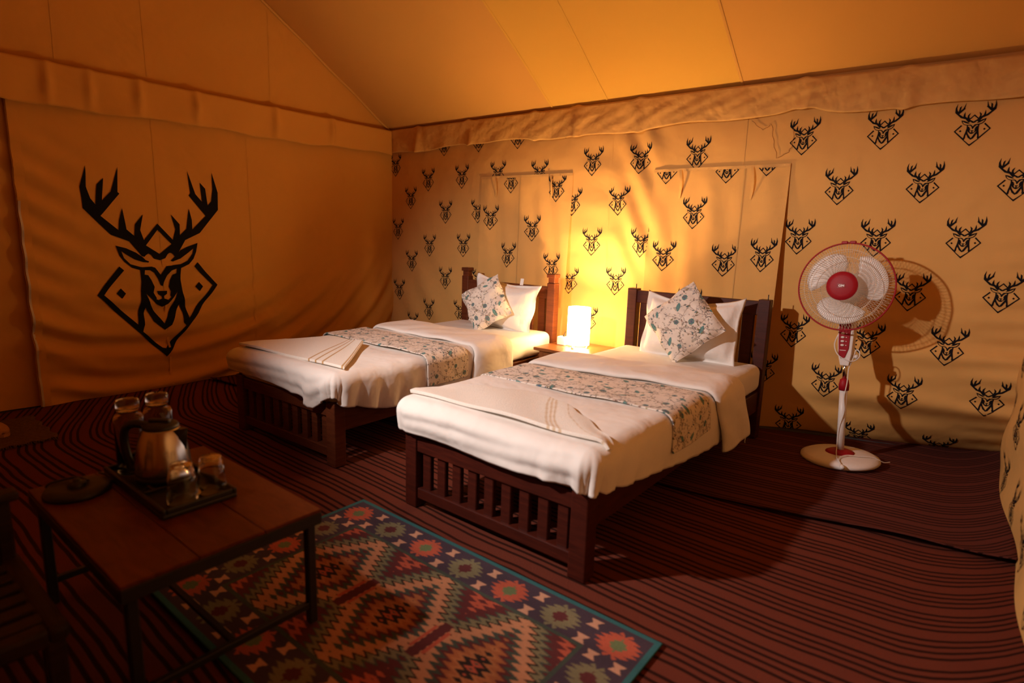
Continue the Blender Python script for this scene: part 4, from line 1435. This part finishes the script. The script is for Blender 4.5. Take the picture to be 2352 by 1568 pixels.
# ---- black tray
ty = empty('serving_tray', (-0.038, -0.932, TZ + 0.0006))
tag(ty, 'black compartment tray under the kettle and glasses', 'tray')
box('tray_base', (-0.228, -0.104, 0.0), (0.228, 0.104, 0.014), M_black, ty, 0.004, 2)
for lo, hi in (((-0.228, -0.104, 0.012), (0.228, -0.092, 0.030)), ((-0.228, 0.092, 0.012), (0.228, 0.104, 0.030)), ((-0.228, -0.092, 0.012), (-0.216, 0.092, 0.030)), ((0.216, -0.092, 0.012), (0.228, 0.092, 0.030))):
    box('rim', lo, hi, M_black, ty, 0.004, 2)
box('divider', (0.052, -0.090, 0.012), (0.060, 0.00, 0.026), M_black, ty, 0.002)
box('spoon_ridge', (-0.01, -0.060, 0.012), (0.050, -0.050, 0.022), M_black, ty, 0.002)
TT = TZ + 0.0152

# ---- kettle
kt = empty('electric_kettle', (-0.082, -0.925, TT), (0, 0, 0.72))
tag(kt, 'brushed steel electric kettle with black handle on the tray', 'kettle')
lathe('foot_ring', [(0, 0), (0.076, 0.0), (0.078, 0.010), (0.077, 0.022), (0, 0.022)], M_black, kt, 48)
body = lathe('body', [(0, 0.0225), (0.0775, 0.0225), (0.0785, 0.030), (0.0765, 0.060), (0.070, 0.105), (0.061, 0.140), (0.052, 0.160), (0.050, 0.164), (0, 0.164)], M_steel, kt, 64)
lid = lathe('lid', [(0.0495, 0.1645), (0.0505, 0.170), (0.047, 0.176), (0.034, 0.182), (0, 0.184)], M_black, kt, 48)
box('lid_tab', (-0.034, -0.010, 0.178), (0.030, 0.010, 0.192), M_black, lid, 0.005, 2)
# spout: a wedge opening out at the rim, opposite the handle (+X)
V = [(0.044, -0.024, 0.160), (0.044, 0.024, 0.160), (0.082, 0.0, 0.163), (0.058, -0.019, 0.130), (0.058, 0.019, 0.130), (0.0735, 0.0, 0.092)]
F = [(0, 2, 1), (0, 3, 2), (2, 4, 1), (3, 5, 2), (5, 4, 2), (0, 1, 4, 5, 3)]
mesh_obj('spout', V, F, M_window, kt)
hp = smooth_path([(-0.040, 0, 0.168), (-0.075, 0, 0.174), (-0.103, 0, 0.164), (-0.114, 0, 0.135), (-0.113, 0, 0.095), (-0.106, 0, 0.055), (-0.096, 0, 0.032), (-0.074, 0, 0.030)])
V, F = tube_data(hp, 0.0125, 10)
mesh_obj('handle', V, F, M_black, kt, True)
box('switch', (-0.112, -0.008, 0.018), (-0.094, 0.008, 0.036), M_black, kt, 0.003)

# ---- kettle's power base
kb = empty('kettle_base', (-0.186, -1.128, TZ + 0.0006))
tag(kb, 'black round kettle power base on the table corner', 'kettle base')
lathe('dish', [(0, 0), (0.084, 0.0), (0.086, 0.008), (0.080, 0.018), (0.05, 0.021), (0, 0.021)], M_black, kb, 48)
lathe('contact', [(0.024, 0.020), (0.024, 0.030), (0.018, 0.034), (0.010, 0.034), (0.010, 0.042), (0, 0.042)], M_black, kb, 24)
tubes('power_cord', [smooth_path([(0.0, 0.03, 0.026), (-0.045, 0.01, 0.03), (-0.075, -0.045, 0.020), (-0.085, -0.055, 0.006), (-0.097, -0.02, 0.006), (-0.092, 0.03, 0.008), (-0.05, 0.075, 0.006), (0.0, 0.092, 0.006), (0.014, 0.100, 0.006), (-0.03, 0.104, 0.006), (-0.10, 0.085, 0.006)])], 0.0036, M_black, kb, 6)
def lathe_at(name, prof, mat, loc, label, cat, group):
    o = lathe(name, prof, mat, None, 40)
    o.location = loc
    return tag(o, label, cat, group)
# ---- upturned glasses
def tumbler(loc, label, s=1.0):
    lathe_at('glass_tumbler', [(r * s, z * s) for r, z in [(0.041, 0.0), (0.0405, 0.03), (0.037, 0.06), (0.031, 0.108), (0.029, 0.112), (0.0, 0.112), (0, 0.104), (0.0275, 0.104), (0.0345, 0.06), (0.0385, 0.03), (0.0392, 0.0), (0.041, 0.0)]], M_glass, loc, label, 'glass', 'upturned glass tumblers on the tray')
tumbler((0.128, -0.957, TT), 'upturned clear glass on the tray, nearer the kettle and the front edge')
tumbler((0.122, -0.870, TT), 'upturned clear glass on the tray corner, behind the other glass', 0.97)
# ---- lidded glass jars
def jar(loc, h, label):
    j = empty('glass_jar', loc)
    tag(j, label, 'jar', 'glass jars with glass lids')
    lathe('jar_body', [(0, 0), (0.040, 0.0), (0.0415, 0.006), (0.0415, h - 0.060), (0.037, h - 0.048), (0.027, h - 0.043), (0.026, h - 0.034), (0.023, h - 0.034), (0.024, h - 0.046), (0.035, h - 0.052), (0.039, h - 0.062), (0.039, 0.008), (0, 0.006)], M_glass, j, 40)
    lathe('jar_lid', [(0, h - 0.0335), (0.030, h - 0.0335), (0.0325, h - 0.028), (0.0325, h - 0.006), (0.030, h), (0, h)], M_glass, j, 40)
jar((-0.205, -0.972, TT), 0.238, 'lidded clear glass jar behind the kettle handle')
jar((-0.207, -0.886, TT), 0.240, 'lidded clear glass jar behind the kettle lid, the farther of two')

# ================================================================== DARK CHAIR, DOOR MAT, SLIPPER
ch = empty('wooden_chair', (0.115, -1.515, 0.0))
tag(ch, 'dark low wooden chair with a slatted seat by the table', 'chair')
SX, SY, SZ = 0.230, 0.222, 0.300
box('seat_rail', (-SX, SY - 0.045, SZ - 0.045), (SX, SY, SZ), M_chair, ch, 0.016, 3)
box('seat_rail', (-SX, -SY, SZ - 0.045), (SX, -SY + 0.045, SZ), M_chair, ch, 0.010, 2)
for sx in (-1, 1):
    box('side_rail', (sx * (SX - 0.022) - 0.022, -SY + 0.04, SZ - 0.045), (sx * (SX - 0.022) + 0.022, SY - 0.04, SZ), M_chair, ch, 0.010, 2)
    for sy in (-1, 1):
        box('leg', (sx * (SX - 0.024) - 0.02, sy * (SY - 0.03) - 0.02, 0.008 if sy < 0 or sx < 0 else 0.008), (sx * (SX - 0.024) + 0.02, sy * (SY - 0.03) + 0.02, SZ - 0.03 if sy > 0 else 0.72), M_chair, ch, 0.006)
first = None
for i in range(6):
    x = -SX + 0.075 + i * (2 * SX - 0.15) / 5
    o = box('seat_slat', (-0.021, -SY + 0.03, -0.014), (0.021, SY - 0.03, 0.0), M_chair, ch, 0.003) if first is None else first.copy()
    if first is None:
        first = o
    else:
        link(o, ch)
    o.location = (x, 0, SZ - 0.004)
for z in (0.44, 0.56, 0.68):
    box('back_slat', (-SX + 0.03, -SY + 0.02, z), (SX - 0.03, -SY + 0.04, z + 0.06), M_chair, ch, 0.004)
box('arm_post', (-SX + 0.004, SY - 0.045, SZ - 0.01), (-SX + 0.040, SY - 0.009, 0.46), M_chair, ch, 0.006)
box('arm_rest', (-SX - 0.004, -SY + 0.02, 0.455), (-SX + 0.048, SY + 0.01, 0.482), M_chair, ch, 0.008, 2)

mt = mesh_obj('door_mat', *grid(40, 24, lambda u, v: (-2.56 + u * 0.55 + 0.01 * math.sin(19 * v), -1.02 + v * 0.27 + 0.008 * math.sin(23 * u), 0.0135 + 0.003 * math.sin(60 * u) * math.sin(44 * v))), M_jute, None, True)
solidify(mt, 0.006, -1.0)
tag(mt, 'frayed brown jute door mat by the entrance flap', 'mat')
fr_ = tubes('fringe', [[(-2.01 + 0.01 * math.sin(19 * v), -1.02 + v * 0.27, 0.014), (-1.985 + 0.008 * math.sin(71 * v), -1.02 + v * 0.27 + 0.006 * math.sin(57 * v), 0.009)] for v in np.linspace(0.02, 0.98, 34)], 0.0022, M_jute, mt, 4)
def sole(t):
    """outline of a slipper, toe at +X"""
    return 0.036 + 0.012 * math.sin(pi * min(1, t * 1.1)) + 0.006 * t
sp = empty('slipper', (-2.31, -0.965, 0.0165), (0, 0, 0.10))
tag(sp, 'tan slipper lying on the door mat', 'slipper')
def slip_out(n=30):
    P = []
    for i in range(n):
        t = i / (n - 1)
        P.append((-0.13 + 0.26 * t, -sole(t) * math.sqrt(max(0.0, 1 - abs(2 * t - 1) ** 5))))
    return P + [(x, -y) for x, y in P[::-1][1:-1]]
prism('sole', slip_out(), 'z', 0.0, 0.018, M_tan, sp)
V, F = grid(18, 14, lambda u, v: (0.0 + 0.122 * u, math.cos(pi * v) * 0.046 * math.sqrt(max(0.02, 1 - u ** 4)), 0.017 + 0.042 * math.sin(pi * v) ** 0.7 * math.sqrt(max(0.02, 1 - u ** 3))))
solidify(mesh_obj('upper', V, F, M_tan, sp, True), 0.003)
